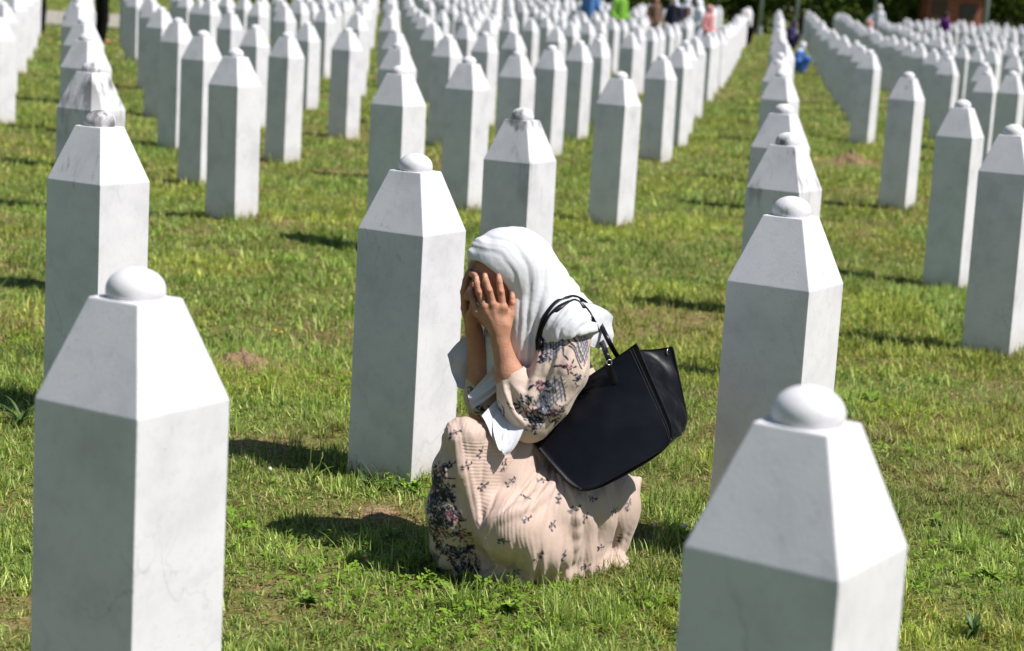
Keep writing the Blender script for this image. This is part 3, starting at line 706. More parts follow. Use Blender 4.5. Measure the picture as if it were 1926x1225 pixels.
def build_scarf():
    c = Clay((-.26, 4.82, .26), (.34, 5.36, 1.0), .0032)
    c.ball(B(967, 496, -.026), .0985, .03); c.ball(B(938, 494, -.05), .083, .03); c.cap(B(905, 470, -.075), B(889, 476, -.085), .03, .014, .02)
    c.cap(B(985, 520, -.015), B(1030, 560, .0), .093, .082, .05); c.cap(B(1005, 560, -.02), B(1030, 620, -.01), .085, .085, .05)
    c.cap(B(1030, 592, -.06), B(1070, 625, -.118), .075, .076, .045); c.cap(B(1050, 585, .0), B(1098, 606, .02), .062, .045, .04)
    c.cap(B(1080, 603, -.03), B(1112, 612, -.01), .054, .040, .05)
    c.cap(B(985, 600, -.06), B(992, 665, -.075), .060, .050, .04); c.cap(B(975, 580, -.075), B(985, 640, -.095), .040, .042, .03)
    c.cap(B(992, 665, -.075), B(978, 730, -.085), .048, .034, .03); c.cap(B(985, 640, .04), B(985, 690, .05), .06, .05, .04)
    # face opening
    fw = np.array([-.79, -.46, -.40]); fw /= np.linalg.norm(fw); lf = np.array([.50, -.866, 0]); upv = np.cross(fw, lf); upv = upv * np.sign(upv[2]); upv /= np.linalg.norm(upv); lf = np.cross(upv, fw); lf /= np.linalg.norm(lf)
    if lf[1] > 0: lf = -lf
    hc = B(946, 542, -.054)
    c.cap(B(945, 620, -.02), B(945, 705, -.03), .05, .05, .04)
    c.ell(hc + fw * .070 + upv * .016, (.104, .074, .092), (fw, lf, upv), .005, True)
    c.ell(hc + fw * .045 - upv * .055, (.09, .060, .06), (fw, lf, upv), .01, True)
    c.cap(B(1082, 672, -.13), B(1040, 740, -.17), .088, .085, .006, True)      # hem over the shoulder
    # hanging ends: the tail in front of the lap, the strip over the far forearm, the flap beyond it
    V, Q = c.mesh(6); N = normals(V, Q)
    LN = [[(876, 480), (930, 490), (960, 520), (969, 560), (968, 610), (966, 660), (960, 700)], [(893, 455), (950, 468), (976, 510), (986, 560), (983, 620), (979, 680), (972, 740)],
          [(925, 436), (985, 455), (1008, 500), (1006, 550), (998, 610), (992, 670), (985, 740)], [(965, 422), (1020, 450), (1040, 500), (1032, 552), (1015, 605), (1006, 650), (1000, 690)],
          [(1005, 428), (1050, 470), (1066, 520), (1056, 562), (1033, 600), (1018, 640)], [(1040, 458), (1082, 525), (1086, 565), (1060, 590), (1040, 625)], [(1092, 555), (1122, 578), (1108, 592), (1082, 604), (1062, 622)], [(1150, 585), (1152, 625), (1125, 618), (1100, 625)]]
    px, py, _ = project(V); sc = fold_coord(px, py, LN); sc = sc + .35 * (fbm(V[:, 0] * 14, V[:, 2] * 14 + V[:, 1] * 9, 6, 2) - .5); sc = relax(sc, Q, len(V), 10)
    crown = .35 + .65 * sstep(.0, .16, np.abs(V[:, 2] - float(B(960, 440)[2])))
    fold = .0078 * (np.abs(np.cos(np.pi * sc)) ** .6 - .6) + .0026 * np.cos(2 * np.pi * (1.9 * sc + .3)) * vnoise(px * .02, py * .02, 4)
    rim = sstep(0, 1.0, sc)
    V = V + N * (relax(fold * crown * (.3 + .7 * rim), Q, len(V), 3) + relax(.0018 * (np.abs(np.cos(np.pi * (3.1 * sc + .4))) ** .5 - .6) * vnoise(px * .03, py * .02, 9) * (.25 + .75 * rim), Q, len(V), 1) + .0014 * (fbm(V[:, 0] * 45 + V[:, 1] * 20, V[:, 2] * 30 - V[:, 1] * 31, 5, 3) - .5))[:, None]
    parts = [(V, Q)]
    parts.append(strip_mesh([B(952, 700, -.095), B(945, 745, -.125), B(926, 795, -.21), B(934, 838, -.26), B(946, 852, -.264)], [B(1000, 695, -.10), B(996, 755, -.135), B(987, 803, -.215), B(970, 840, -.26), B(953, 855, -.264)], 34, 22, 1.1, .006, .4))
    parts.append(strip_mesh([B(962, 730, -.115), B(935, 752, -.155), B(906, 782, -.232)], [B(968, 775, -.14), B(950, 815, -.225), B(942, 849, -.255)], 24, 16, .8, .004, 2.2))
    parts.append(strip_mesh([B(972, 655, -.075), B(938, 680, -.085), B(905, 716, -.09), B(880, 744, -.092)], [B(975, 725, -.095), B(944, 730, -.095), B(915, 752, -.098), B(888, 770, -.094)], 30, 16, 1.6, .006, 1.0))
    parts.append(strip_mesh([B(925, 640, .02), B(886, 631, .02), B(862, 645, .01), B(841, 667, .0)], [B(925, 715, .02), B(897, 724, .02), B(876, 733, .01), B(860, 728, .0)], 26, 16, 1.3, .007, 3.0))
    parts.append(strip_mesh([B(1080, 572, -.105), B(1112, 570, -.07), B(1138, 582, -.035), B(1152, 596, .01)], [B(1092, 640, -.115), B(1116, 652, -.085), B(1138, 657, -.045), B(1153, 645, .01)], 40, 22, .8, .005, 1.7))
    o = 0; VV, QQ = [], []
    for v, q in parts: VV.append(v); QQ.append(q + o); o += len(v)
    V, Q = np.concatenate(VV), np.concatenate(QQ)
    return fast_mesh('headscarf', V, Q, M_SCARF), c

def paint(V, N, col, p, ang, strokes, scale=1.0, reach=.05):
    """fabric motif: coloured strokes laid in the tangent plane at p"""
    i = np.argmin(((V - p) ** 2).sum(1)); n = N[i]; t = np.cross(n, [0, 0, 1.0]); t /= np.linalg.norm(t) + 1e-9; b = np.cross(n, t)
    c, s_ = math.cos(ang), math.sin(ang); t, b = t * c + b * s_, b * c - t * s_
    m = np.where((((V - p) ** 2).sum(1) < reach ** 2) & (N @ n > .2))[0]; q = np.stack([(V[m] - p) @ t, (V[m] - p) @ b], -1) / scale
    for x0, y0, x1, y1, w, rgb in strokes:
        a = np.array([x0, y0]); e = np.array([x1 - x0, y1 - y0]); tt = np.clip((q - a) @ e / max(e @ e, 1e-12), 0, 1)
        k = np.clip((w - np.linalg.norm(q - a - tt[:, None] * e, axis=1)) / .0016 + .5, 0, 1)[:, None]
        col[m] = col[m] * (1 - k) + np.array(rgb) * k
NAVY, GREYB, PINK, ROSE, CREAM = lin(28, 30, 48), lin(98, 106, 124), lin(204, 168, 162), lin(146, 100, 108), lin(222, 200, 184)
def hatch(r):
    st = []
    for i in range(8): x = (i - 3.5) * .0085 + r.uniform(-.002, .002); st.append((x, -.032 + r.uniform(-.01, .01), x + .012, .03 + r.uniform(-.01, .01), .0022, GREYB if r.random() < .7 else NAVY))
    for i in range(5): y = (i - 2) * .011; st.append((-.03 + r.uniform(-.008, .004), y - .012, .03, y + .012 + r.uniform(-.004, .004), .0018, GREYB))
    return st
def flower(r, big=1.0):
    st = []
    for i in range(6): a = i * 1.047 + r.uniform(-.2, .2); st.append((math.cos(a) * .006, math.sin(a) * .006, math.cos(a) * .012, math.sin(a) * .012, .0048, PINK if r.random() < .6 else ROSE))
    for i in range(9): a = r.uniform(0, 6.28); q = r.uniform(.002, .01); st.append((math.cos(a) * q, math.sin(a) * q, math.cos(a + .6) * (q + .005), math.sin(a + .6) * (q + .005), .0017, NAVY))
    for i in range(7): a = r.uniform(0, 6.28); q = r.uniform(.014, .026) * big; st.append((math.cos(a) * q, math.sin(a) * q, math.cos(a + .15) * (q + .008), math.sin(a + .15) * (q + .008), .0026, NAVY))
    return st
def dark_leaves(r):
    st = []
    for i in range(16): a = r.uniform(0, 6.28); q = r.uniform(0, .028); e = r.uniform(0, 6.28); x, y = math.cos(a) * q, math.sin(a) * q; st.append((x, y, x + math.cos(e) * .009, y + math.sin(e) * .009, r.uniform(.0018, .0034), NAVY if r.random() < .8 else GREYB))
    return st
def sprig(r):
    st = [(-.011, -.006, .010, .006, .0014, NAVY)]
    for x, y in ((-.012, -.007), (-.004, .004), (.003, -.005), (.009, .011), (.013, .004)): e = r.uniform(0, 6.28); st.append((x, y, x + .004 * math.cos(e), y + .004 * math.sin(e), .0024, NAVY if r.random() < .75 else GREYB))
    return st

def build_dress():
    c = Clay((-.22, 4.84, .18), (.36, 5.42, .86), .003)
    c.cap(B(1030, 660, .02), B(1060, 760, .03), .10, .105, .05); c.cap(B(1060, 760, .03), B(1095, 900, .05), .105, .12, .05)
    c.cap(B(1050, 625, -.08), B(990, 640, .12), .06, .06, .04)
    c.chain([B(1068, 632, -.115), B(1054, 695, -.140), B(1025, 750, -.155), B(996, 789, -.165)], [.064, .070, .065, .055], .03)
    c.chain([B(996, 790, -.165), B(975, 750, -.163), B(960, 706, -.158)], [.055, .050, .0405], .03)
    c.cap(B(990, 640, .12), B(925, 772, .05), .06, .052, .03); c.chain([B(925, 776, .05), B(908, 745, .01), B(902, 712, -.015)], [.052, .046, .039], .03)
    # open cuffs
    for a, b2, r in ((B(960, 706, -.158), B(948, 668, -.154), .036), (B(902, 712, -.015), B(898, 672, -.03), .0345)): c.cap(a, b2, r, r + .004, .004, True)
    ridges(c, [[(1085, 640), (1060, 700), (1030, 760)], [(1020, 660), (1005, 720), (990, 770)], [(948, 722), (965, 770), (985, 800)], [(1100, 690), (1070, 745), (1035, 785)], [(975, 735), (1000, 770), (1025, 775)]], .008, .014, .003)
    ridges(c, [[(1045, 640), (1030, 700), (1010, 750)], [(985, 745), (1005, 785), (1020, 795)], [(955, 725), (975, 770), (995, 790)], [(985, 770), (1010, 762), (1040, 740)]], .006, .012, -.0025, True)
    V, Q = c.mesh(4); N = normals(V, Q); r = random.Random(5)
    V = V + N * (.0014 * (fbm(V[:, 0] * 60, V[:, 2] * 60 + V[:, 1] * 30, 7, 3) - .5))[:, None]
    col = np.tile(np.array(lin(202, 180, 168)), (len(V), 1))
    f = [c]
    def P(x, y): return hit(f, x, y)[0]
    for x, y, a in ((1042, 648, .3), (1096, 655, .5), (1042, 738, .4), (1020, 775, .7)): paint(V, N, col, P(x, y), a, hatch(r), 1.0, .07)
    for x, y in ((1014, 726), (1068, 690), (997, 772), (1046, 778)): paint(V, N, col, P(x, y), r.uniform(0, 6), flower(r), .95, .045)
    for x, y in ((1026, 676), (1005, 792), (1045, 792), (975, 757), (993, 748), (965, 695), (1058, 768), (1005, 805), (1090, 712)): paint(V, N, col, P(x, y), r.uniform(0, 6), dark_leaves(r), .75, .04)
    for i in range(60):
        j = r.randrange(len(V))
        if N[j][1] > -.1: paint(V, N, col, V[j], r.uniform(0, 6), dark_leaves(r) if r.random() < .5 else flower(r), 1.0, .045)
    for x, y in ((905, 772), (925, 778), (895, 758), (915, 790), (885, 735), (940, 770)): paint(V, N, col, P(x, y), r.uniform(0, 6), dark_leaves(r), .9, .045)
    me = fast_mesh('blouse', V, Q, M_DRESS); set_color(me, col)
    return me, c

def build_skirt():
    c = Clay((-.34, 4.62, -.06), (.40, 5.45, .48), .0034)
    c.chain([B(1085, 905, .08), B(960, 852, -.10), B(872, 822, -.235)], [.10, .072, .043], .05)
    c.chain([B(870, 821, -.235), B(858, 885, -.235), B(850, 960, -.22), B(862, 1040, -.19)], [.042, .050, .058, .062], .04); c.chain([B(850, 960, -.19), B(846, 1030, -.11)], [.05, .05], .04); c.cap(B(905, 850, -.16), B(890, 960, -.14), .05, .06, .04); c.cap(B(898, 862, -.20), B(955, 905, -.17), .045, .06, .05); c.cap(B(890, 930, -.21), B(930, 985, -.235), .05, .055, .05); c.cap(B(885, 890, -.215), B(900, 960, -.22), .045, .05, .05)
    c.chain([B(1112, 945, .03), B(1030, 965, -.13), B(958, 990, -.275)], [.13, .108, .066], .05)
    c.chain([B(958, 993, -.275), B(1010, 1036, -.23), B(1085, 1040, -.09)], [.066, .060, .065], .05)
    c.cap(B(925, 900, -.08), B(1050, 905, .0), .05, .085, .05); c.cap(B(900, 1000, -.12), B(940, 1040, -.19), .062, .06, .05); c.cap(B(885, 930, -.07), B(900, 1000, -.13), .045, .055, .04)
    c.cap(B(1130, 960, .06), B(1132, 1010, .05), .086, .068, .05); c.cap(B(1130, 1000, .03), B(1138, 1048, .0), .056, .036, .04)
    c.chain([B(1140, 940, .06), B(1175, 922, .07), B(1202, 902, .08)], [.066, .026, .007], .025)
    c.cap(B(1090, 1045, -.06), B(1142, 1052, -.02), .05, .03, .03)
    # hem spread on the grass
    for p, q in (((830, 1055, -.12), (880, 1082, -.22)), ((880, 1082, -.22), (985, 1090, -.26)), ((985, 1090, -.26), (1060, 1082, -.2)), ((1060, 1082, -.2), (1165, 1062, -.03))): c.cap(B(*p), B(*q), .016, .016, .03)
    RI = [[(846, 800), (856, 830), (873, 895), (900, 980), (935, 1060), (950, 1088)], [(884, 806), (890, 850), (896, 900), (905, 960)], [(836, 818), (842, 895), (866, 985), (890, 1060)], [(822, 880), (822, 960), (840, 1050)],
          [(1047, 908), (997, 951), (929, 978), (906, 1005)], [(1010, 898), (960, 935), (915, 985)], [(1052, 895), (1085, 950), (1082, 1050)], [(1095, 930), (1105, 1000), (1095, 1070)], [(1140, 930), (1165, 970), (1160, 1040)],
          [(1178, 925), (1185, 965), (1172, 1010)], [(920, 1000), (950, 1040), (1000, 1075), (1060, 1080)], [(1100, 1030), (1130, 1050), (1165, 1050)], [(1120, 935), (1140, 990), (1125, 1060)], [(985, 1085), (1035, 1050), (1080, 1040)]]
    ridges(c, RI[:1] + RI[4:5] + RI[6:7], .009, .02, .003)
    RG = [[(852, 850), (858, 920), (880, 1010), (915, 1070)], [(1030, 905), (975, 950), (918, 990)], [(1068, 905), (1095, 960), (1092, 1045)], [(1115, 950), (1120, 1010), (1110, 1065)], [(1155, 940), (1172, 985), (1150, 1040)],
          [(1085, 1055), (1115, 1062), (1150, 1060)], [(832, 880), (832, 960), (852, 1050)]]
    V, Q = c.mesh(8); N = normals(V, Q); r = random.Random(9)
    LN = [[(835, 815), (815, 880), (805, 960), (815, 1030)], [(845, 805), (836, 880), (842, 960), (866, 1050)], [(855, 800), (866, 880), (892, 970), (926, 1060)], [(870, 796), (885, 850), (893, 910), (904, 975)], [(940, 840), (930, 880), (912, 930), (900, 985)],
          [(1000, 880), (960, 925), (918, 985), (905, 1015)], [(1028, 895), (978, 950), (938, 985), (930, 1040), (945, 1085)], [(1045, 905), (1015, 955), (995, 1010), (990, 1080)], [(1055, 900), (1062, 960), (1045, 1030), (1035, 1085)], [(1065, 905), (1090, 960), (1084, 1030), (1075, 1085)],
          [(1090, 930), (1112, 990), (1105, 1070)], [(1125, 935), (1145, 990), (1135, 1065)], [(1180, 920), (1190, 960), (1175, 1010), (1165, 1060)]]
    px, py, _ = project(V); sc = fold_coord(px, py, LN) + .3 * (fbm(V[:, 0] * 12, V[:, 2] * 12 + V[:, 1] * 9, 8, 2) - .5); sc = relax(sc, Q, len(V), 10)
    calm = sstep(12, 95, np.hypot(px - 862, py - 798)) * (1 + .7 * sstep(1090, 1150, px)) * (1 - .75 * np.exp(-((px - 1010) ** 2 + (py - 985) ** 2) / 55.0 ** 2)); low = sstep(.16, .03, V[:, 2])
    fold = .0075 * calm * (np.abs(np.cos(np.pi * sc)) ** .7 - .6) + .007 * low * np.sin(2 * np.pi * 1.7 * sc + 1.0) * (vnoise(px * .02, 0 * px, 3) + .2) + .003 * np.cos(2 * np.pi * 2.1 * sc) * vnoise(px * .015, py * .015, 14)
    V = V + N * (relax(fold, Q, len(V), 3) + .0016 * (fbm(V[:, 0] * 30 + V[:, 1] * 9, V[:, 2] * 24, 15, 3) - .5))[:, None]; N = normals(V, Q)
    col = np.tile(np.array(lin(198, 173, 161)), (len(V), 1)); f = [c]
    def P(x, y): return hit(f, x, y)[0]
    for x, y in ((856, 814), (847, 873), (878, 876), (904, 849), (910, 914), (947, 875), (991, 938), (991, 976), (1039, 987), (1101, 974), (1155, 960), (1050, 938), (1081, 957), (947, 1018), (1013, 1046), (1062, 1046), (1100, 1066), (972, 1078), (1115, 938), (1180, 948), (1130, 1030), (960, 905), (1020, 905), (1165, 1010)):
        paint(V, N, col, P(x, y), r.uniform(-.8, .8), sprig(r), 1.05, .03)
    for i in range(150):
        j = r.randrange(len(V))
        if N[j][1] > .05 and V[j][2] > .1: paint(V, N, col, V[j], r.uniform(0, 6), sprig(r), 1.05, .03)
    for i in range(75):      # deep flowered border towards the hem of the front panel
        t = r.random(); x = 808 + r.random() * (25 + 60 * t); y = 885 + t * 190; p, ok = hit(f, x, y)
        if ok: paint(V, N, col, p, r.uniform(0, 6), dark_leaves(r) if r.random() < .75 else flower(r), .8, .035)
    for i in range(70):
        j = r.randrange(len(V))
        if V[j][2] < .11 and N[j][1] > -.2: paint(V, N, col, V[j], r.uniform(0, 6), dark_leaves(r), .8, .035)
    px, py, _ = project(V)
    wv = sstep(965, 945, px + (py - 900) * .45) * sstep(868, 884, px + (py - 900) * -.25) * sstep(815, 830, py)
    pl = V[:, 0] * .93 - V[:, 1] * .35 + .12 * V[:, 2]; pl = pl * (1 - wv) + (V[:, 2] * 1.0 + V[:, 0] * .15) * wv
    me = fast_mesh('skirt', V, Q, M_SKIRT); set_color(me, col); set_float(me, pl, 'pleat')
    return me, c

def cloth_mat(name, color=None, sheen=.25, weave=900, wamp=.12, pleat=False, rough=.8, trans=0.0):
    k = NT(name)
    if color is None: col = k.n('ShaderNodeAttribute', attribute_name='tint').outputs['Color']
    else: col = k.ramp(k.noise(9, 3, .5, k.obj()), [(.3, tuple(x * .97 for x in color)), (.7, color)])
    k.color(col); k.rough(rough); k.spec(.25); k.b.inputs['Sheen Weight'].default_value = sheen; k.b.inputs['Sheen Roughness'].default_value = .4
    h = k.noise(weave, 2, .5, k.obj()); nb = k.bump(h, wamp, .0008)
    nb = k.bump(k.noise(55, 4, .55, k.obj()), .22, .006, nb)
    if pleat:
        a = k.n('ShaderNodeAttribute', attribute_name='pleat').outputs['Fac']
        w = k.math('SINE', k.math('MULTIPLY', a, 2 * math.pi / .0088))
        amp = k.ramp(k.noise(6, 2, .5, k.obj()), [(.35, (.15, .15, .15)), (.6, (1, 1, 1))])
        k.bump(k.math('MULTIPLY', w, amp), .28, .0015, nb)
    if trans:
        tr = k.n('ShaderNodeBsdfTranslucent'); k.l(col, tr.inputs['Color']); mx = k.n('ShaderNodeMixShader', i0=trans); k.l(k.b.outputs[0], mx.inputs[1]); k.l(tr.outputs[0], mx.inputs[2]); k.l(mx.outputs[0], k.t.nodes['Material Output'].inputs['Surface'])
    return k.m
def skin_mat():
    k = NT('skin'); a = k.n('ShaderNodeAttribute', attribute_name='tint').outputs['Color']
    col = k.mix(k.ramp(k.noise(45, 4, .6, k.obj()), [(.35, (0, 0, 0)), (.75, (.35, .35, .35))]), a, lin(160, 96, 78))
    k.color(col); k.rough(.52); k.spec(.4); k.b.inputs['Subsurface Weight'].default_value = .12; k.b.inputs['Subsurface Radius'].default_value = (.012, .004, .002); k.b.inputs['Subsurface Scale'].default_value = .5
    vo = k.n('ShaderNodeTexVoronoi', _Scale=420.0); k.l(k.obj(), vo.inputs['Vector'])
    k.bump(k.math('ADD', vo.outputs['Distance'], k.noise(160, 3, .6, k.obj())), .6, .0016)
    return k.m
M_SKIN = skin_mat()
M_SCARF = cloth_mat('white_scarf_cloth', (.78, .78, .82), .25, 1200, .08, trans=.14)
M_DRESS = cloth_mat('printed_beige_cloth', None, .2, 1000, .1)
M_SKIRT = cloth_mat('pleated_printed_cloth', None, .2, 1000, .1, pleat=True, rough=.6)
person = empty('person', (float(B(960, 1060)[0]), Y0, 0.0))
tag(person, 'person crouching in white headscarf, printed blouse and beige pleated skirt, both hands over face', 'person')
def wear(name, me):
    o = bpy.data.objects.new(name, me); link(o, person); o.location = -person.location; return o
ME_BODY, F_BODY = build_body(); wear('body', ME_BODY); print('body', round(time.time() - T0, 1))
ME_SCARF, F_SCARF = build_scarf(); wear('headscarf', ME_SCARF)['label'] = 'white headscarf with hanging ends'; print('scarf', round(time.time() - T0, 1))
ME_DRESS, F_DRESS = build_dress(); wear('blouse', ME_DRESS)['label'] = 'beige long-sleeved blouse with navy and pink flower print'; print('dress', round(time.time() - T0, 1))
ME_SKIRT, F_SKIRT = build_skirt(); wear('skirt', ME_SKIRT)['label'] = 'beige pleated skirt with small navy sprigs'; print('skirt', round(time.time() - T0, 1))

# ------------------------------------------------------------------ the handbag
def leather():
    k = NT('black_leather'); o = k.obj()
    k.color(k.ramp(k.noise(14, 3, .5, o), [(.3, (.0035, .0035, .006)), (.7, (.007, .007, .011))])); k.rough(.33); k.spec(.28)
    vo = k.n('ShaderNodeTexVoronoi', _Scale=520.0); k.l(o, vo.inputs['Vector']); n1 = k.bump(vo.outputs['Distance'], .22, .0008)
    mp = k.n('ShaderNodeMapping'); mp.inputs['Scale'].default_value = (9, 9, 22); k.l(o, mp.inputs[0]); k.bump(k.noise(.5, 2, .5, mp.outputs[0]), .25, .02, n1)
    return k.m
M_LEATHER = leather(); M_STEEL = mat_plain('nickel', (.55, .53, .5), .25, .5, metallic=1.0); M_STITCH = mat_plain('black_thread', (.03, .03, .034), .6)
def ribbon(name, pts, wid, th, mat, parent, side=None):
    """flat strap swept along points; side gives the width direction at each point"""
    pts = [np.array(p, float) for p in pts]; P = []
    for i in range(len(pts) - 1):       # Catmull-Rom
        p0, p1, p2, p3 = pts[max(i - 1, 0)], pts[i], pts[i + 1], pts[min(i + 2, len(pts) - 1)]
        for t in np.linspace(0, 1, 6, endpoint=(i == len(pts) - 2)):
            P.append(.5 * (2 * p1 + (p2 - p0) * t + (2 * p0 - 5 * p1 + 4 * p2 - p3) * t * t + (3 * p1 - p0 - 3 * p2 + p3) * t ** 3))
    V, F = [], []
    for i, p in enumerate(P):
        tg = P[min(i + 1, len(P) - 1)] - P[max(i - 1, 0)]; tg /= np.linalg.norm(tg) + 1e-9
        s = np.array(side, float); s -= tg * (s @ tg); s /= np.linalg.norm(s) + 1e-9; n = np.cross(tg, s)
        for a, b in ((-1, -.4), (-.8, -1), (.8, -1), (1, -.4), (1, .4), (.8, 1), (-.8, 1), (-1, .4)): V.append(p + s * a * wid / 2 + n * b * th / 2)
    for i in range(len(P) - 1):
        for j in range(8): F.append((i * 8 + j, i * 8 + (j + 1) % 8, i * 8 + 8 + (j + 1) % 8, i * 8 + 8 + j))
    F += [tuple(range(8))[::-1], tuple(len(V) - 8 + j for j in range(8))]
    return mesh_obj(name, V, F, mat, parent, smooth=True)
def build_bag():
    # corners: (u right, v up, w back)
    K = {(0, 0, 0): B(1090, 934, -.245), (1, 0, 0): B(1276, 829, -.17), (0, 1, 0): B(968, 790, -.105), (1, 1, 0): B(1196, 646, -.10),
         (0, 0, 1): B(1070, 905, -.12), (1, 0, 1): B(1298, 812, -.05), (0, 1, 1): B(985, 770, -.03), (1, 1, 1): B(1264, 652, .0)}
    def tl(u, v, w):
        c = max(0.0, abs(2 * u - 1) * max(0.0, 1 - 2 * v)) ** 5 * .06; u = u + (.5 - u) * c * 1.6; v = v + (.5 - v) * c * 1.6
        return sum(K[(a, b, c)] * ((u if a else 1 - u) * (v if b else 1 - v) * (w if c else 1 - w)) for a in (0, 1) for b in (0, 1) for c in (0, 1))
    root_at = tl(.5, 0, .5); root = empty('handbag', tuple(root_at)); tag(root, 'black leather tote handbag hanging from the crouching person\'s shoulder', 'handbag')
    inv = lambda v: np.array(v) - root_at
    def panel(name, fn, nu, nv, th=.004, lab=None):
        """thick sheet from fn(s,t) -> point; solid with rim"""
        S, T = np.meshgrid(np.linspace(0, 1, nu), np.linspace(0, 1, nv), indexing='ij')
        P = np.array([[fn(s, t) for s, t in zip(r1, r2)] for r1, r2 in zip(S, T)])
        du = np.gradient(P, axis=0); dv = np.gradient(P, axis=1); n = np.cross(du, dv); n /= np.linalg.norm(n, axis=-1, keepdims=True) + 1e-9
        A = (P + n * th / 2).reshape(-1, 3); Bk = (P - n * th / 2).reshape(-1, 3); V = [inv(v) for v in np.concatenate([A, Bk])]
        i = np.arange(nu * nv).reshape(nu, nv); o = nu * nv; F = []
        for a in range(nu - 1):
            for b in range(nv - 1):
                F.append((i[a, b], i[a + 1, b], i[a + 1, b + 1], i[a, b + 1])); F.append((i[a, b] + o, i[a, b + 1] + o, i[a + 1, b + 1] + o, i[a + 1, b] + o))
        rim = list(i[:, 0]) + list(i[-1, 1:]) + list(i[-2::-1, -1]) + list(i[0, -2:0:-1])
        for a, b in zip(rim, rim[1:] + rim[:1]): F.append((a, b, b + o, a + o))
        ob = mesh_obj(name, V, F, M_LEATHER, root, smooth=True)
        if lab: ob['label'] = lab
        return ob
    bul = lambda s, t: math.sin(math.pi * s) * math.sin(math.pi * t)
    yn = np.array([0, -1.0, 0])
    def wob(s, t, q): return .004 * (float(fbm(s * 4 + q, t * 3.3, 40 + q, 3)) - .5)
    fp = panel('front_panel', lambda s, t: tl(s, t, 0) + yn * (.020 * bul(s, t) + 2.2 * wob(s, t, 1)) - np.array([0, 0, .012]) * math.sin(math.pi * s) * (1 - t) ** 3 - np.array([0, 0, .010]) * math.sin(math.pi * s) * t ** 3, 22, 22)
    panel('back_panel', lambda s, t: tl(s, t, 1) - yn * (.012 * bul(s, t)) - np.array([0, 0, .014]) * math.sin(math.pi * s) * t ** 3, 18, 18)
    panel('base_panel', lambda s, t: tl(s, 0, t) - np.array([0, 0, .012]) * math.sin(math.pi * s), 14, 8)
    xr = np.array([1.0, -.3, 0])
    panel('side_panel', lambda s, t: tl(1, t, s) - xr * (.034 * math.sin(math.pi * s) * t ** 1.5) + xr * (.010 * math.sin(math.pi * s) * (1 - t)) - np.array([0, 0, .018]) * math.sin(math.pi * s) * t ** 4 + xr * ((.007 * math.sin(15 * t + 5 * s) + 5 * wob(s, t, 3)) * math.sin(math.pi * s)), 16, 26, lab='creased shiny end panel')
    panel('side_panel', lambda s, t: tl(0, t, s) + xr * (.03 * math.sin(math.pi * s) * t ** 1.5), 10, 14)
    # piping along the edges of the front panel and the lower end
    for (a, b) in (((1, 0, 0), (1, 1, 0)), ((0, 0, 0), (1, 0, 0)), ((0, 0, 0), (0, 1, 0)), ((1, 0, 1), (1, 1, 1)), ((1, 0, 0), (1, 0, 1))):
        pts = [inv(tl(*(np.array(a) + (np.array(b) - np.array(a)) * t)) + yn * .002) for t in np.linspace(0, 1, 8)]
        ribbon('piping', pts, .006, .006, M_LEATHER, root, (1, .2, .3))
    # stitched seam lines beside the right edge
    for off in (.965, .945):
        for j in range(0): pass
        ribbon('seam', [inv(tl(off, t, 0) + yn * (.0035 + .012 * bul(off, t))) for t in np.linspace(.02, .98, 9)], .0014, .0014, M_STITCH, fp, (1, 0, 0)).location = (0, 0, 0)
    # handles over the shoulder
    fields = [F_SCARF, F_DRESS]
    def over(px, py, lift=.003):
        p, ok = hit(fields, px, py); w = p - np.array([0, 0, CAM_H]); return inv(p - w / np.linalg.norm(w) * lift)
    near = [inv(B(1158, 724, -.128)), inv(B(1149, 690, -.135)), inv(B(1140, 664, -.14))] + [over(x, y) for x, y in ((1128, 634), (1114, 602), (1098, 578), (1076, 566), (1054, 577), (1032, 600), (1020, 632), (1017, 655))] + [inv(B(1022, 700, -.07)), inv(B(1036, 760, -.09))]
    ribbon('handle', near, .0145, .005, M_LEATHER, root, (1, .3, .25))
    far = [inv(B(1180, 690, -.02)), inv(B(1160, 668, -.06)), inv(B(1144, 640, -.09))] + [over(x, y) for x, y in ((1128, 608), (1110, 580), (1090, 563), (1070, 558), (1046, 570), (1024, 598), (1013, 632), (1012, 655))] + [inv(B(1015, 700, -.05)), inv(B(1020, 750, -.04))]
    ribbon('handle', far, .0135, .005, M_LEATHER, root, (1, .3, .25))
    for x, y, d in ((1158, 718, -.112), (1066, 768, -.112)):
        p = [inv(B(x - 14, y - 34, d - .012)), inv(B(x - 6, y - 12, d - .016)), inv(B(x + 4, y + 12, d - .014))]
        tb = ribbon('handle_tab', p, .020, .004, M_LEATHER, root, (1, .1, .35))
    def ring(name, c, r, rr, ax, parent):
        V, F = [], []; ax = np.array(ax, float); ax /= np.linalg.norm(ax); u = np.cross(ax, [0, 0, 1.0]); u /= np.linalg.norm(u); v = np.cross(ax, u)
        for i in range(20):
            a = 2 * math.pi * i / 20; o = u * math.cos(a) + v * math.sin(a)
            for j in range(8): b = 2 * math.pi * j / 8; V.append(c + o * (r + rr * math.cos(b)) + ax * rr * math.sin(b))
        for i in range(20):
            for j in range(8): F.append((i * 8 + j, i * 8 + (j + 1) % 8, ((i + 1) % 20) * 8 + (j + 1) % 8, ((i + 1) % 20) * 8 + j))
        return mesh_obj(name, V, F, M_STEEL, parent, smooth=True)
    ring('ring', inv(B(1257, 662, -.010)), .008, .0018, (1, -.6, .2), root); ring('ring', inv(B(1146, 682, -.15)), .007, .0016, (.3, -1, .2), root)
build_bag()
print('T person', round(time.time() - T0, 1))

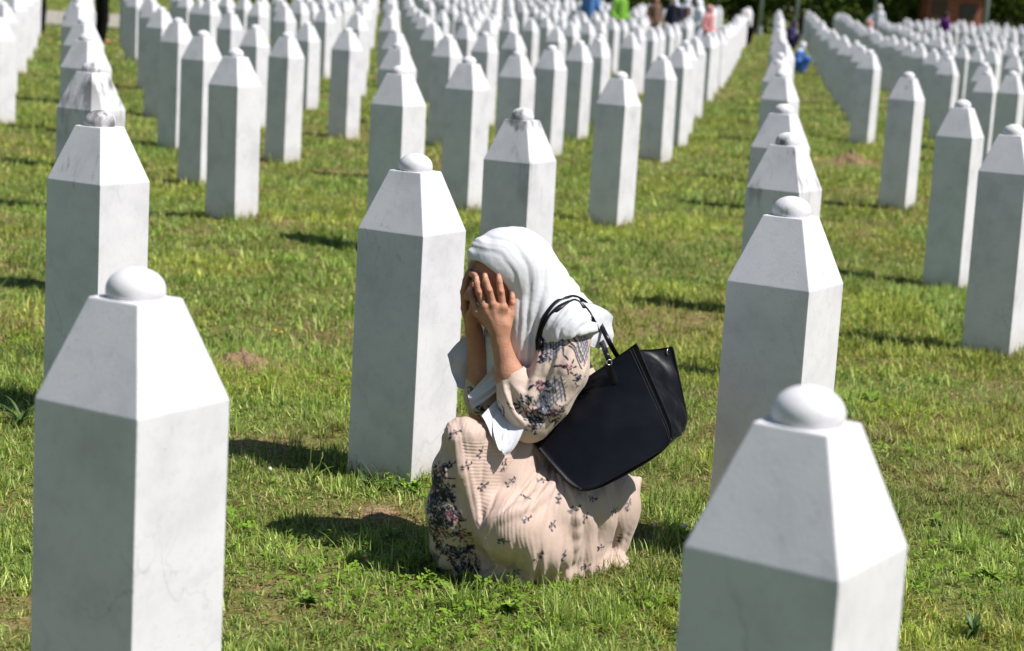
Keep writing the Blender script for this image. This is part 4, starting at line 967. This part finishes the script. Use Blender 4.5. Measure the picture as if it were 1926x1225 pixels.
# ------------------------------------------------------------------ weeds that stand out of the lawn
M_STEM = mat_plain('green_stem', lin(120, 138, 62), .6, .3); M_STRAWSTEM = mat_plain('dry_stem', lin(176, 160, 112), .7, .2)
M_HEAD = mat_plain('seed_head', lin(168, 156, 118), .8, .2, 200, .3); M_WHITEHEAD = mat_plain('clover_flower', lin(214, 208, 196), .8, .2, 300, .2)
M_WEED = mat_plain('weed_leaf', lin(118, 146, 52), .5, .35, 60, .25); M_DKLEAF = mat_plain('dark_blade', lin(66, 92, 40), .5, .35, 60, .25); M_YELLOW = mat_plain('yellow_petals', lin(226, 196, 40), .6)
def tube(P, R, n=6):
    V, F = [], []
    for i, p in enumerate(P):
        p = np.array(p, float); t = np.array(P[min(i + 1, len(P) - 1)], float) - np.array(P[max(i - 1, 0)], float); t /= np.linalg.norm(t) + 1e-9
        u = np.cross(t, [.3, 1, .2]); u /= np.linalg.norm(u); v = np.cross(t, u)
        for j in range(n): a = 2 * math.pi * j / n; V.append(p + (u * math.cos(a) + v * math.sin(a)) * R[i])
    for i in range(len(P) - 1):
        for j in range(n): F.append((i * n + j, i * n + (j + 1) % n, (i + 1) * n + (j + 1) % n, (i + 1) * n + j))
    F += [tuple(range(n))[::-1], tuple(len(V) - n + j for j in range(n))]
    return V, F
def blob(c, R, n=8, m=6):
    V, F = [], []
    for i in range(m + 1):
        th = math.pi * i / m
        for j in range(n): a = 2 * math.pi * j / n; k = 1 + .12 * math.sin(3 * a + 5 * th); V.append((c[0] + R[0] * math.sin(th) * math.cos(a) * k, c[1] + R[0] * math.sin(th) * math.sin(a) * k, c[2] + R[1] * math.cos(th)))
    for i in range(m):
        for j in range(n): F.append((i * n + j, (i + 1) * n + j, (i + 1) * n + (j + 1) % n, i * n + (j + 1) % n))
    return V, F
def leaf_mesh(p, az, L, Wd, up, droop):
    """a folded broad leaf with a midrib"""
    V, F, n = [], [], 7; d = np.array([math.cos(az), math.sin(az), 0]); s = np.array([-d[1], d[0], 0]); q = np.array(p, float); a = up
    for i in range(n):
        t = i / (n - 1); w = Wd * math.sin(math.pi * (.08 + .92 * t) ** .8) * .5 if i < n - 1 else .0004
        V += [q + s * w + [0, 0, w * .35], q, q - s * w + [0, 0, w * .35]]
        q = q + (d * math.cos(a) + np.array([0, 0, math.sin(a)])) * L / (n - 1); a -= droop / (n - 1)
    for i in range(n - 1):
        for j in range(2): F.append((i * 3 + j, i * 3 + j + 1, i * 3 + j + 4, i * 3 + j + 3))
    return V, F
def weed(px, py, label, stems=(), leaves=0, leaf=(.05, .014), head=M_HEAD, hr=(.004, .007), mat=M_WEED, seed=0, up=(.5, 1.2), cat='weed'):
    r = random.Random(seed); g = on_ground(px, py); g[2] = float(zg(g[0], g[1])); root = empty('weed', tuple(g)); tag(root, label, cat, 'weeds standing out of the lawn')
    for h in stems:
        a = r.uniform(0, 6.28); ln = r.uniform(.05, .3); o = np.array([r.uniform(-.02, .02), r.uniform(-.02, .02), -.01])
        P = [o + np.array([math.cos(a) * ln * h * t * t, math.sin(a) * ln * h * t * t, h * t]) for t in np.linspace(0, 1, 6)]
        s = mesh_obj('stem', *tube(P, [.0013] * 6, 5), mat if leaves and not hr else M_STEM, root, True)
        if hr: mesh_obj('seed_head' if head is M_HEAD else 'flower_head', *blob(P[-1], hr), head, root, True)
    for i in range(leaves):
        mesh_obj('leaf', *leaf_mesh((r.uniform(-.006, .006), r.uniform(-.006, .006), r.uniform(0, .012)), r.uniform(0, 6.28), leaf[0] * r.uniform(.6, 1.15), leaf[1] * r.uniform(.7, 1.2), r.uniform(*up), r.uniform(.6, 1.6)), mat, root, True)
    return root
weed(442, 915, 'thin bent weed with tiny pale seed heads in the shadow beside the lower left gravestone', (.10, .085), 4, (.05, .007), seed=1)
weed(470, 905, 'pair of upright seed stalks in the shadow left of the tall centre gravestone', (.075, .07), 3, (.05, .006), seed=2)
weed(508, 912, 'small pale flower stalk in the middle of the dark shadow strip', (.06,), 5, (.045, .008), M_WHITEHEAD, (.007, .007), seed=3)
weed(585, 905, 'tall spindly grass stalk left of the foot of the tall centre gravestone', (.15, .10, .07), 6, (.09, .006), hr=(.002, .012), seed=4)
weed(690, 922, 'dark arching blades at the shaded foot of the tall centre gravestone', (), 9, (.095, .011), mat=M_DKLEAF, seed=5, up=(.7, 1.35))
weed(748, 925, 'short dark blades at the front corner of the tall centre gravestone', (.06,), 6, (.06, .009), hr=(.0025, .006), mat=M_DKLEAF, seed=6)
weed(783, 925, 'leafy weed climbing the lit foot of the tall centre gravestone', (.05,), 12, (.055, .022), hr=None, seed=7, up=(.6, 1.4))
weed(742, 1015, 'bright broad-leaved weed in the person\'s shadow on the bare patch', (.05,), 9, (.045, .026), hr=None, seed=8, up=(.4, 1.3))
weed(862, 1062, 'thin stalk with a pale drooping head in front of the dark skirt hem', (.085, .06), 3, (.05, .006), seed=9)
weed(840, 1050, 'curved dry stalk rising before the flowered skirt hem', (.10,), 3, (.04, .006), seed=10)
weed(880, 1092, 'small upright stalk just below the front skirt hem', (.06, .05), 6, (.06, .008), seed=11)
weed(1232, 1010, 'tiny pale flower on a thin stalk right of the skirt', (.055,), 4, (.05, .008), M_WHITEHEAD, (.005, .005), seed=12)
weed(1283, 1016, 'white clover flower beside the largest blurred gravestone', (.05,), 6, (.03, .018), M_WHITEHEAD, (.0085, .008), seed=13)
weed(1232, 1040, 'thin stalk pair on the shaded grass right of the skirt', (.08, .06), 3, (.05, .006), seed=14)
weed(1640, 742, 'broad bright weed rosette right of the speckled gravestone' , (), 12, (.07, .022), seed=15, up=(.5, 1.2))
weed(1760, 985, 'light green weed rosette in the grass at the lower right', (), 14, (.045, .02), seed=16, up=(.3, 1.1))
weed(1862, 1090, 'flat leafed weed near the lower right corner', (), 12, (.045, .022), seed=17, up=(.2, .9))
weed(1830, 1200, 'coarse grass tuft in the lower right corner', (), 14, (.10, .009), mat=M_DKLEAF, seed=18, up=(.6, 1.4))
weed(40, 800, 'coarse dark grass tuft left of the lower left gravestone', (), 16, (.14, .012), mat=M_DKLEAF, seed=19, up=(.6, 1.4))
weed(520, 612, 'yellow-flowered weed on the grass left of the tall centre gravestone', (.05, .045, .055), 7, (.05, .012), M_YELLOW, (.008, .004), seed=20)
weed(575, 1140, 'leafy bright weed in the foreground grass right of the lower left gravestone', (.04,), 14, (.05, .024), hr=None, seed=21, up=(.4, 1.2))
weed(960, 1150, 'low weed with rounded leaves in the foreground grass below the skirt', (), 14, (.05, .026), seed=22, up=(.3, 1.1))

# ------------------------------------------------------------------ clods of dug earth
M_EARTH = mat_plain('dry_earth', lin(142, 120, 94), .95, .1, 50, .3)
def clod(x, y, rad, h, label, seed):
    V, F, n, m = [], [], 64, 26
    for i in range(m + 1):
        t = i / m
        for j in range(n):
            a = 2 * math.pi * j / n; k = 1 + .9 * (float(fbm(math.cos(a) * 2.2 + seed, math.sin(a) * 2.2, seed, 4)) - .5)
            rr = rad * t * k; z = h * (1 - t) ** 1.3 * (1 + 1.6 * (float(fbm(rr * math.cos(a) * 45 * .12 / rad, rr * math.sin(a) * 45 * .12 / rad, seed + 3, 4)) - .5)) + .5 * h * (float(fbm(rr * math.cos(a) * 110 * .12 / rad, rr * math.sin(a) * 110 * .12 / rad, seed + 5, 2)) - .5) - .5 * h * t * t
            V.append((rr * math.cos(a), rr * math.sin(a), z))
    for i in range(m):
        for j in range(n): F.append((i * n + j, (i + 1) * n + j, (i + 1) * n + (j + 1) % n, i * n + (j + 1) % n))
    o = mesh_obj('earth_mound', V, F, M_EARTH, None, False); o.location = (x, y, float(zg(x, y)) - .006); tag(o, label, 'earth mound', 'earth mounds on the lawn')
clod(-1.10, 7.71, .14, .045, 'small dry earth mound between the lower left and tall centre gravestones', 2)
clod(3.68, 21.5, .28, .10, 'blurred brown earth mound on the grass at the upper right', 5)
clod(-.36, 5.47, .10, .016, 'low earth mound in front of the tall centre gravestone\'s foot', 9)

# ------------------------------------------------------------------ path at the upper left
def build_path():
    k = NT('path_gravel'); k.color(k.ramp(k.noise(30, 4, .6, k.obj()), [(.3, lin(140, 134, 126)), (.7, lin(176, 168, 158))])); k.rough(.9)
    xs = np.linspace(-30, -7.5, 40); V, F = [], []
    for x in xs:
        for yy in (46.5 + .15 * (x + 12), 49.5 + .15 * (x + 12), 53 + .15 * (x + 12), 56 + .15 * (x + 12)): V.append((x, yy, float(zg(x, yy)) + .03))
    for i in range(len(xs) - 1):
        for j in range(3): F.append((i * 4 + j, (i + 1) * 4 + j, (i + 1) * 4 + j + 1, i * 4 + j + 1))
    tag(mesh_obj('path', V, F, k.m), None, kind='structure')
build_path()

# ------------------------------------------------------------------ visitors
def visitor_meshes(kind):
    """body, top, bottom, headscarf meshes about the feet, facing -Y, 1.62 m tall when standing"""
    lo, hi = (-.42, -.55, -.02), (.42, .45, 1.72); v = .022; out = {}
    def new(): return Clay(lo, hi, v)
    if kind == 'crouch':
        hip, knee, sh, neck, head = np.array([0, .12, .22]), .42, np.array([0, -.02, .62]), np.array([0, -.06, .70]), np.array([0, -.10, .82])
    else:
        hip, knee, sh, neck, head = np.array([0, .0, .86]), .46, np.array([0, .02, 1.33]), np.array([0, .01, 1.42]), np.array([0, -.02, 1.54])
    b = new(); b.cap(neck - [0, 0, .06], head - [0, 0, .05], .05, .05, .03); b.ell(head, (.078, .095, .115), np.eye(3), .02); b.cap(head + [0, -.09, -.01], head + [0, -.105, -.03], .012, .016, .015)
    b.cap(hip, sh, .11, .12, .05)
    t = new(); bt = new(); sc = new()
    t.cap(hip + [0, 0, .02], sh, .145, .15, .06); t.cap(sh + [-.14, 0, 0], sh + [.14, 0, 0], .07, .07, .05)
    for s in (-1, 1):
        el = sh + [s * .23, .02, -.27]; wr = (np.array([s * .14, -.20, .40]) if kind == 'crouch' else sh + np.array([s * .17, -.16, -.42]))
        b.cap(sh + [s * .16, 0, -.02], el, .045, .038, .03); b.cap(el, wr, .036, .026, .02); b.cap(wr, wr + [-s * .02, -.05, -.06], .028, .02, .02)
        t.cap(sh + [s * .16, 0, -.01], el, .066, .058, .04); t.cap(el, wr + (el - wr) * .12, .056, .045, .03)
        if kind == 'crouch':
            kn = np.array([s * .12, -.26, .44]); ft = np.array([s * .12, -.12, .05])
            b.cap(hip + [s * .09, 0, 0], kn, .07, .05, .03); b.cap(kn, ft, .05, .035, .02); b.cap(ft, ft + [0, -.12, -.01], .035, .03, .02)
            bt.cap(hip + [s * .08, 0, .02], kn, .12, .085, .06); bt.cap(kn, ft + [0, .02, .03], .085, .11, .06)
        else:
            kn = np.array([s * .10, -.02, .46]); ft = np.array([s * .11, .02, .05])
            b.cap(hip + [s * .08, 0, 0], kn, .075, .05, .03); b.cap(kn, ft, .05, .035, .02); b.cap(ft, ft + [0, -.15, -.015], .04, .03, .02)
            if kind == 'trousers': bt.cap(hip + [s * .085, 0, .02], kn, .105, .078, .03); bt.cap(kn, ft + [0, 0, .04], .078, .068, .03)
    if kind == 'crouch': bt.ball(hip, .17, .06)
    elif kind == 'skirt': bt.cap(hip + [0, 0, .04], np.array([0, 0, .10]), .15, .24, .05)
    else: bt.ball(hip + [0, 0, .02], .14, .05)
    sc.ell(head + [0, .02, .015], (.105, .12, .135), np.eye(3), .03); sc.cap(head + [0, .04, -.08], sh + [0, .03, .02], .10, .13, .06); sc.cap(sh + [-.10, .0, .03], sh + [.10, 0, .03], .08, .08, .05)
    sc.ell(head + [0, -.12, -.02], (.07, .09, .10), np.eye(3), .01, True)
    for n, c in (('body', b), ('top', t), ('bottom', bt), ('scarf', sc)):
        V, Q = c.mesh(2); out[n] = fast_mesh('visitor_' + n, V, Q, mat_plain('visitor_cloth', (.5, .5, .5)))
    return out
M_VSKIN = mat_plain('visitor_skin', lin(192, 140, 112), .55, .3)
VM = {}
_cm = {}
def cloth_plain(rgb):
    if rgb not in _cm: _cm[rgb] = mat_plain('plain_cloth', lin(*rgb), .85, .15, 30, .12)
    return _cm[rgb]
def visitor(kind, px, Y, scale, rz, label, top, bottom, scarf=None):
    if kind not in VM: VM[kind] = visitor_meshes(kind)
    x = float(at(px, 300, Y)[0]);
    for _ in range(3):
        q = project((x, Y, 1.0)); x += (px - float(q[0])) * Y / FPX
    e = empty('person', (x, Y, float(zg(x, Y))), rz); e.scale = (scale,) * 3; tag(e, label, 'person', 'visitors far back in the cemetery')
    for nm, key, m in (('body', 'body', M_VSKIN), ('shirt', 'top', cloth_plain(top)), ('skirt' if kind == 'skirt' else 'trousers', 'bottom', cloth_plain(bottom)), ('headscarf', 'scarf', cloth_plain(scarf) if scarf else None)):
        if m is None: continue
        o = link(bpy.data.objects.new(nm, VM[kind][key]), e); o.material_slots[0].link = 'OBJECT'; o.material_slots[0].material = m
    if scarf is None:
        if 'hair' + kind not in VM:
            c = Clay((-.2, -.3, .6), (.2, .3, 1.8), .022); hd = np.array([0, -.10, .82]) if kind == 'crouch' else np.array([0, -.02, 1.54])
            c.ell(hd + [0, .015, .02], (.088, .105, .118), np.eye(3), .02); c.ell(hd + [0, -.10, -.05], (.075, .08, .10), np.eye(3), .01, True); V, Q = c.mesh(2); VM['hair' + kind] = fast_mesh('visitor_hair', V, Q, mat_plain('dark_hair', (.02, .015, .012)))
        link(bpy.data.objects.new('hair', VM['hair' + kind]), e)
visitor('trousers', 1110, 55, 1.05, 2.9, 'person in a light blue shirt standing between far gravestones at the top centre', (96, 142, 206), (70, 76, 90))
visitor('trousers', 1166, 50, 1.05, .6, 'person in a lime green vest standing among far gravestones', (122, 172, 66), (60, 66, 60), None)
visitor('skirt', 1231, 54, .95, .4, 'person in brown clothes, leftmost of the far group by the hedge', (120, 96, 84), (90, 70, 62), (126, 98, 90))
visitor('skirt', 1266, 53, .97, -.5, 'person with white headscarf and dark clothes in the far group by the hedge', (50, 50, 64), (60, 60, 72), (226, 228, 244))
visitor('skirt', 1291, 55, .94, 1.8, 'person with grey-white headscarf in the middle of the far group by the hedge', (112, 96, 96), (80, 76, 80), (206, 206, 216))
visitor('skirt', 1312, 52, .95, -1.2, 'person dressed all in white in the far group by the hedge', (232, 234, 246), (180, 184, 198), (236, 238, 250))
visitor('skirt', 1333, 49, .88, .9, 'person in a pink top at the right end of the far group by the hedge', (206, 140, 142), (150, 110, 116), (206, 150, 150))
visitor('crouch', 1396, 64, 1.25, .5, 'person in black crouching behind the far end of the packed row', (20, 20, 24), (20, 20, 24), (210, 208, 212))
visitor('trousers', 1776, 58, .93, 2.0, 'person in navy and purple walking among the far right rows', (88, 40, 110), (24, 26, 60))
visitor('crouch', 1508, 47, .78, 1.2, 'person in blue with a white headscarf crouching in the grassy aisle', (84, 124, 196), (70, 108, 180), (226, 228, 240))
visitor('crouch', 1489, 64, .95, 1.4, 'person in dark purple crouching at the far end of the grassy aisle', (64, 52, 96), (50, 46, 80), (60, 54, 90))
visitor('trousers', 71, 41.5, 1.04, 3.0, 'person in black trousers and navy shirt by the path, cut off by the top edge', (40, 42, 110), (14, 14, 18))
visitor('trousers', 192, 38.5, 1.04, 2.2, 'person all in black behind the upper left column, cut off by the top edge', (18, 18, 16), (16, 16, 15))
visitor('crouch', 1632, 66, 1.1, .3, 'person in a red top crouching in the far right rows', (214, 92, 96), (120, 80, 84), (214, 150, 150))
visitor('skirt', 1651, 70, .93, -.3, 'person in pale clothes standing by the hedge behind the far right rows', (214, 216, 226), (170, 174, 184), (222, 224, 234))

# ------------------------------------------------------------------ hedge trees, brick hut and lamp posts behind the cemetery
M_BARK = mat_plain('bark', lin(84, 68, 52), .9, .1, 20, .3)
def crown_mesh(seed, R, H, n):
    r = np.random.default_rng(seed)
    cl = r.normal(0, 1, (26, 3)); cl /= np.linalg.norm(cl, axis=1, keepdims=True); cl *= (r.random((26, 1)) ** .4); cl = cl * np.array([R, R, H * .48]) + [0, 0, H * .52]
    ci = r.integers(0, 26, n); p = cl[ci] + r.normal(0, 1, (n, 3)) * np.array([R * .22, R * .22, H * .11]); p[:, 2] = np.maximum(p[:, 2], .12)
    a = r.normal(0, 1, (n, 3)); a /= np.linalg.norm(a, axis=1, keepdims=True); b2 = np.cross(a, r.normal(0, 1, (n, 3))); b2 /= np.linalg.norm(b2, axis=1, keepdims=True); s = r.uniform(.09, .2, (n, 1))
    V = np.stack([p - a * s, p + b2 * s * .45, p + a * s, p - b2 * s * .45], 1).reshape(-1, 3); F = np.arange(n * 4).reshape(n, 4)
    me = fast_mesh('crown', V, F, M_LEAF, False); g = np.array([lin(84, 112, 46), lin(110, 134, 56), lin(62, 90, 40), lin(134, 150, 70)])[r.integers(0, 4, n)] * r.uniform(.7, 1.2, (n, 1)); set_color(me, np.repeat(g, 4, 0)); return me
CROWNS = [crown_mesh(3, 2.2, 5.2, 6500), crown_mesh(8, 2.6, 6.4, 7500), crown_mesh(14, 1.8, 4.2, 5500)]
def trunk_mesh(h):
    V, F = tube([(0, 0, -.3), (.05, 0, h * .3), (-.04, .03, h * .6), (.02, 0, h * .9)], [.2, .16, .11, .05], 8)
    for a, z in ((.5, .35), (2.6, .45), (4.4, .55), (1.6, .62)):
        v, f = tube([(0, 0, h * z), (math.cos(a) * .6, math.sin(a) * .6, h * z + .7), (math.cos(a) * 1.1, math.sin(a) * 1.1, h * z + 1.5)], [.08, .055, .02], 6); F += [tuple(i + len(V) for i in q) for q in f]; V += v
    me = bpy.data.meshes.new('trunk'); me.from_pydata([tuple(map(float, v)) for v in V], [], F); me.materials.append(M_BARK); return me
TRUNKS = [trunk_mesh(4.6), trunk_mesh(5.6), trunk_mesh(3.6)]
r = random.Random(2); ti = 0
for row, (Y, x0, x1, st) in enumerate(((89, -12, 27, 3.1), (95, -13, 30, 3.3))):
    x = x0
    while x < x1:
        q = project((x, Y, 1.5))
        if not (row == 0 and 1700 < q[0] < 1840):
            i = r.randrange(3); e = empty('tree', (x, Y + r.uniform(-1, 1), float(zg(x, 80)) - .1), r.uniform(0, 6.28)); sc_ = r.uniform(.85, 1.15); e.scale = (sc_,) * 3
            where = 'left of' if q[0] < 1740 else 'right of'
            tag(e, ('dark green tree in the blurred hedge line %s the brick hut' if row == 0 else 'tree of the second hedge line behind, %s the brick hut') % where, 'tree', ('front' if row == 0 else 'rear') + ' hedge trees %s the brick hut' % where)
            link(bpy.data.objects.new('crown', CROWNS[i]), e); link(bpy.data.objects.new('trunk', TRUNKS[i]), e)
        x += st * r.uniform(.8, 1.2)
def hut():
    Y = 86.0; x0, x1 = float(at(1746, 20, Y)[0]), float(at(1848, 20, Y)[0]); z = float(zg(0, 80)); root = empty('brick_hut', ((x0 + x1) / 2, Y, z)); tag(root, 'small red brick hut among the trees at the upper right', 'hut'); w = (x1 - x0) / 2
    k = NT('red_brick'); bt = k.n('ShaderNodeTexBrick'); bt.inputs['Color1'].default_value = (*lin(168, 84, 62), 1); bt.inputs['Color2'].default_value = (*lin(140, 66, 50), 1); bt.inputs['Mortar'].default_value = (*lin(150, 130, 116), 1); bt.inputs['Scale'].default_value = 4.0
    mp = k.n('ShaderNodeMapping'); mp.inputs['Rotation'].default_value = (math.pi / 2, 0, 0); k.l(k.obj(), mp.inputs[0]); k.l(mp.outputs[0], bt.inputs['Vector']); k.color(bt.outputs['Color']); k.rough(.9)
    def box(name, a, b, m, par):
        V = [(x, y, zz) for x in (a[0], b[0]) for y in (a[1], b[1]) for zz in (a[2], b[2])]; return mesh_obj(name, V, [(0, 1, 3, 2), (4, 6, 7, 5), (0, 4, 5, 1), (2, 3, 7, 6), (0, 2, 6, 4), (1, 5, 7, 3)], m, par)
    wl = box('wall', (-w, 0, -.3), (w, 2.4, 2.3), k.m, root)
    rf = mesh_obj('roof', [(-w - .25, -.3, 2.25), (w + .25, -.3, 2.25), (w + .25, 2.7, 2.25), (-w - .25, 2.7, 2.25), (-w - .25, 1.2, 3.2), (w + .25, 1.2, 3.2)], [(0, 1, 5, 4), (2, 3, 4, 5), (0, 4, 3), (1, 2, 5), (3, 2, 1, 0)], mat_plain('roof_tiles', lin(140, 72, 56), .85, .2, 12, .2), root)
    fr = mat_plain('dark_wood', lin(90, 70, 58), .7); gl = mat_plain('dark_glass', (.03, .035, .04), .1, .5)
    dr = box('door', (-.95 * w + .05, -.04, 0), (-.95 * w + .75, .02, 1.95), fr, root); box('handle', (-.95 * w + .64, -.09, .95), (-.95 * w + .70, -.04, 1.1), M_STEEL, dr)
    wi = box('window', (w * .15, -.03, 1.15), (w * .75, .02, 1.85), fr, root); box('pane', (w * .15 + .07, -.045, 1.22), (w * .75 - .07, -.031, 1.78), gl, wi)
hut()
M_POLE = mat_plain('galvanised_pole', lin(150, 154, 152), .5, .4, 6, .1)
for px, Y, lab in ((1432, 81, 'grey lamp post at the far end of the packed row left of the aisle'), (1500, 80, 'grey lamp post beside the far end of the grassy aisle'), (1646, 82, 'thin dark lamp post behind the far right rows'), (1857, 68, 'grey lamp post right of the brick hut, standing in the far rows')):
    x = float(at(px, 10, Y)[0]); root = empty('lamp_post', (x, Y, float(zg(x, Y)))); tag(root, lab, 'lamp post')
    rr = .07 if px != 1646 else .045
    mesh_obj('pole', *tube([(0, 0, -.2), (0, 0, 2.5), (0, 0, 5.2)], [rr * 1.2, rr, rr * .7], 12), M_POLE, root, True); mesh_obj('base', *tube([(0, 0, -.1), (0, 0, .35)], [rr * 2, rr * 1.7], 12), M_POLE, root)
    mesh_obj('arm', *tube([(0, 0, 5.1), (.25, -.1, 5.4), (.8, -.3, 5.5)], [.035, .03, .03], 8), M_POLE, root, True); mesh_obj('lamp_head', *blob((1.0, -.37, 5.48), (.28, .07), 12, 8), M_POLE, root, True)
print('T all', round(time.time() - T0, 1))
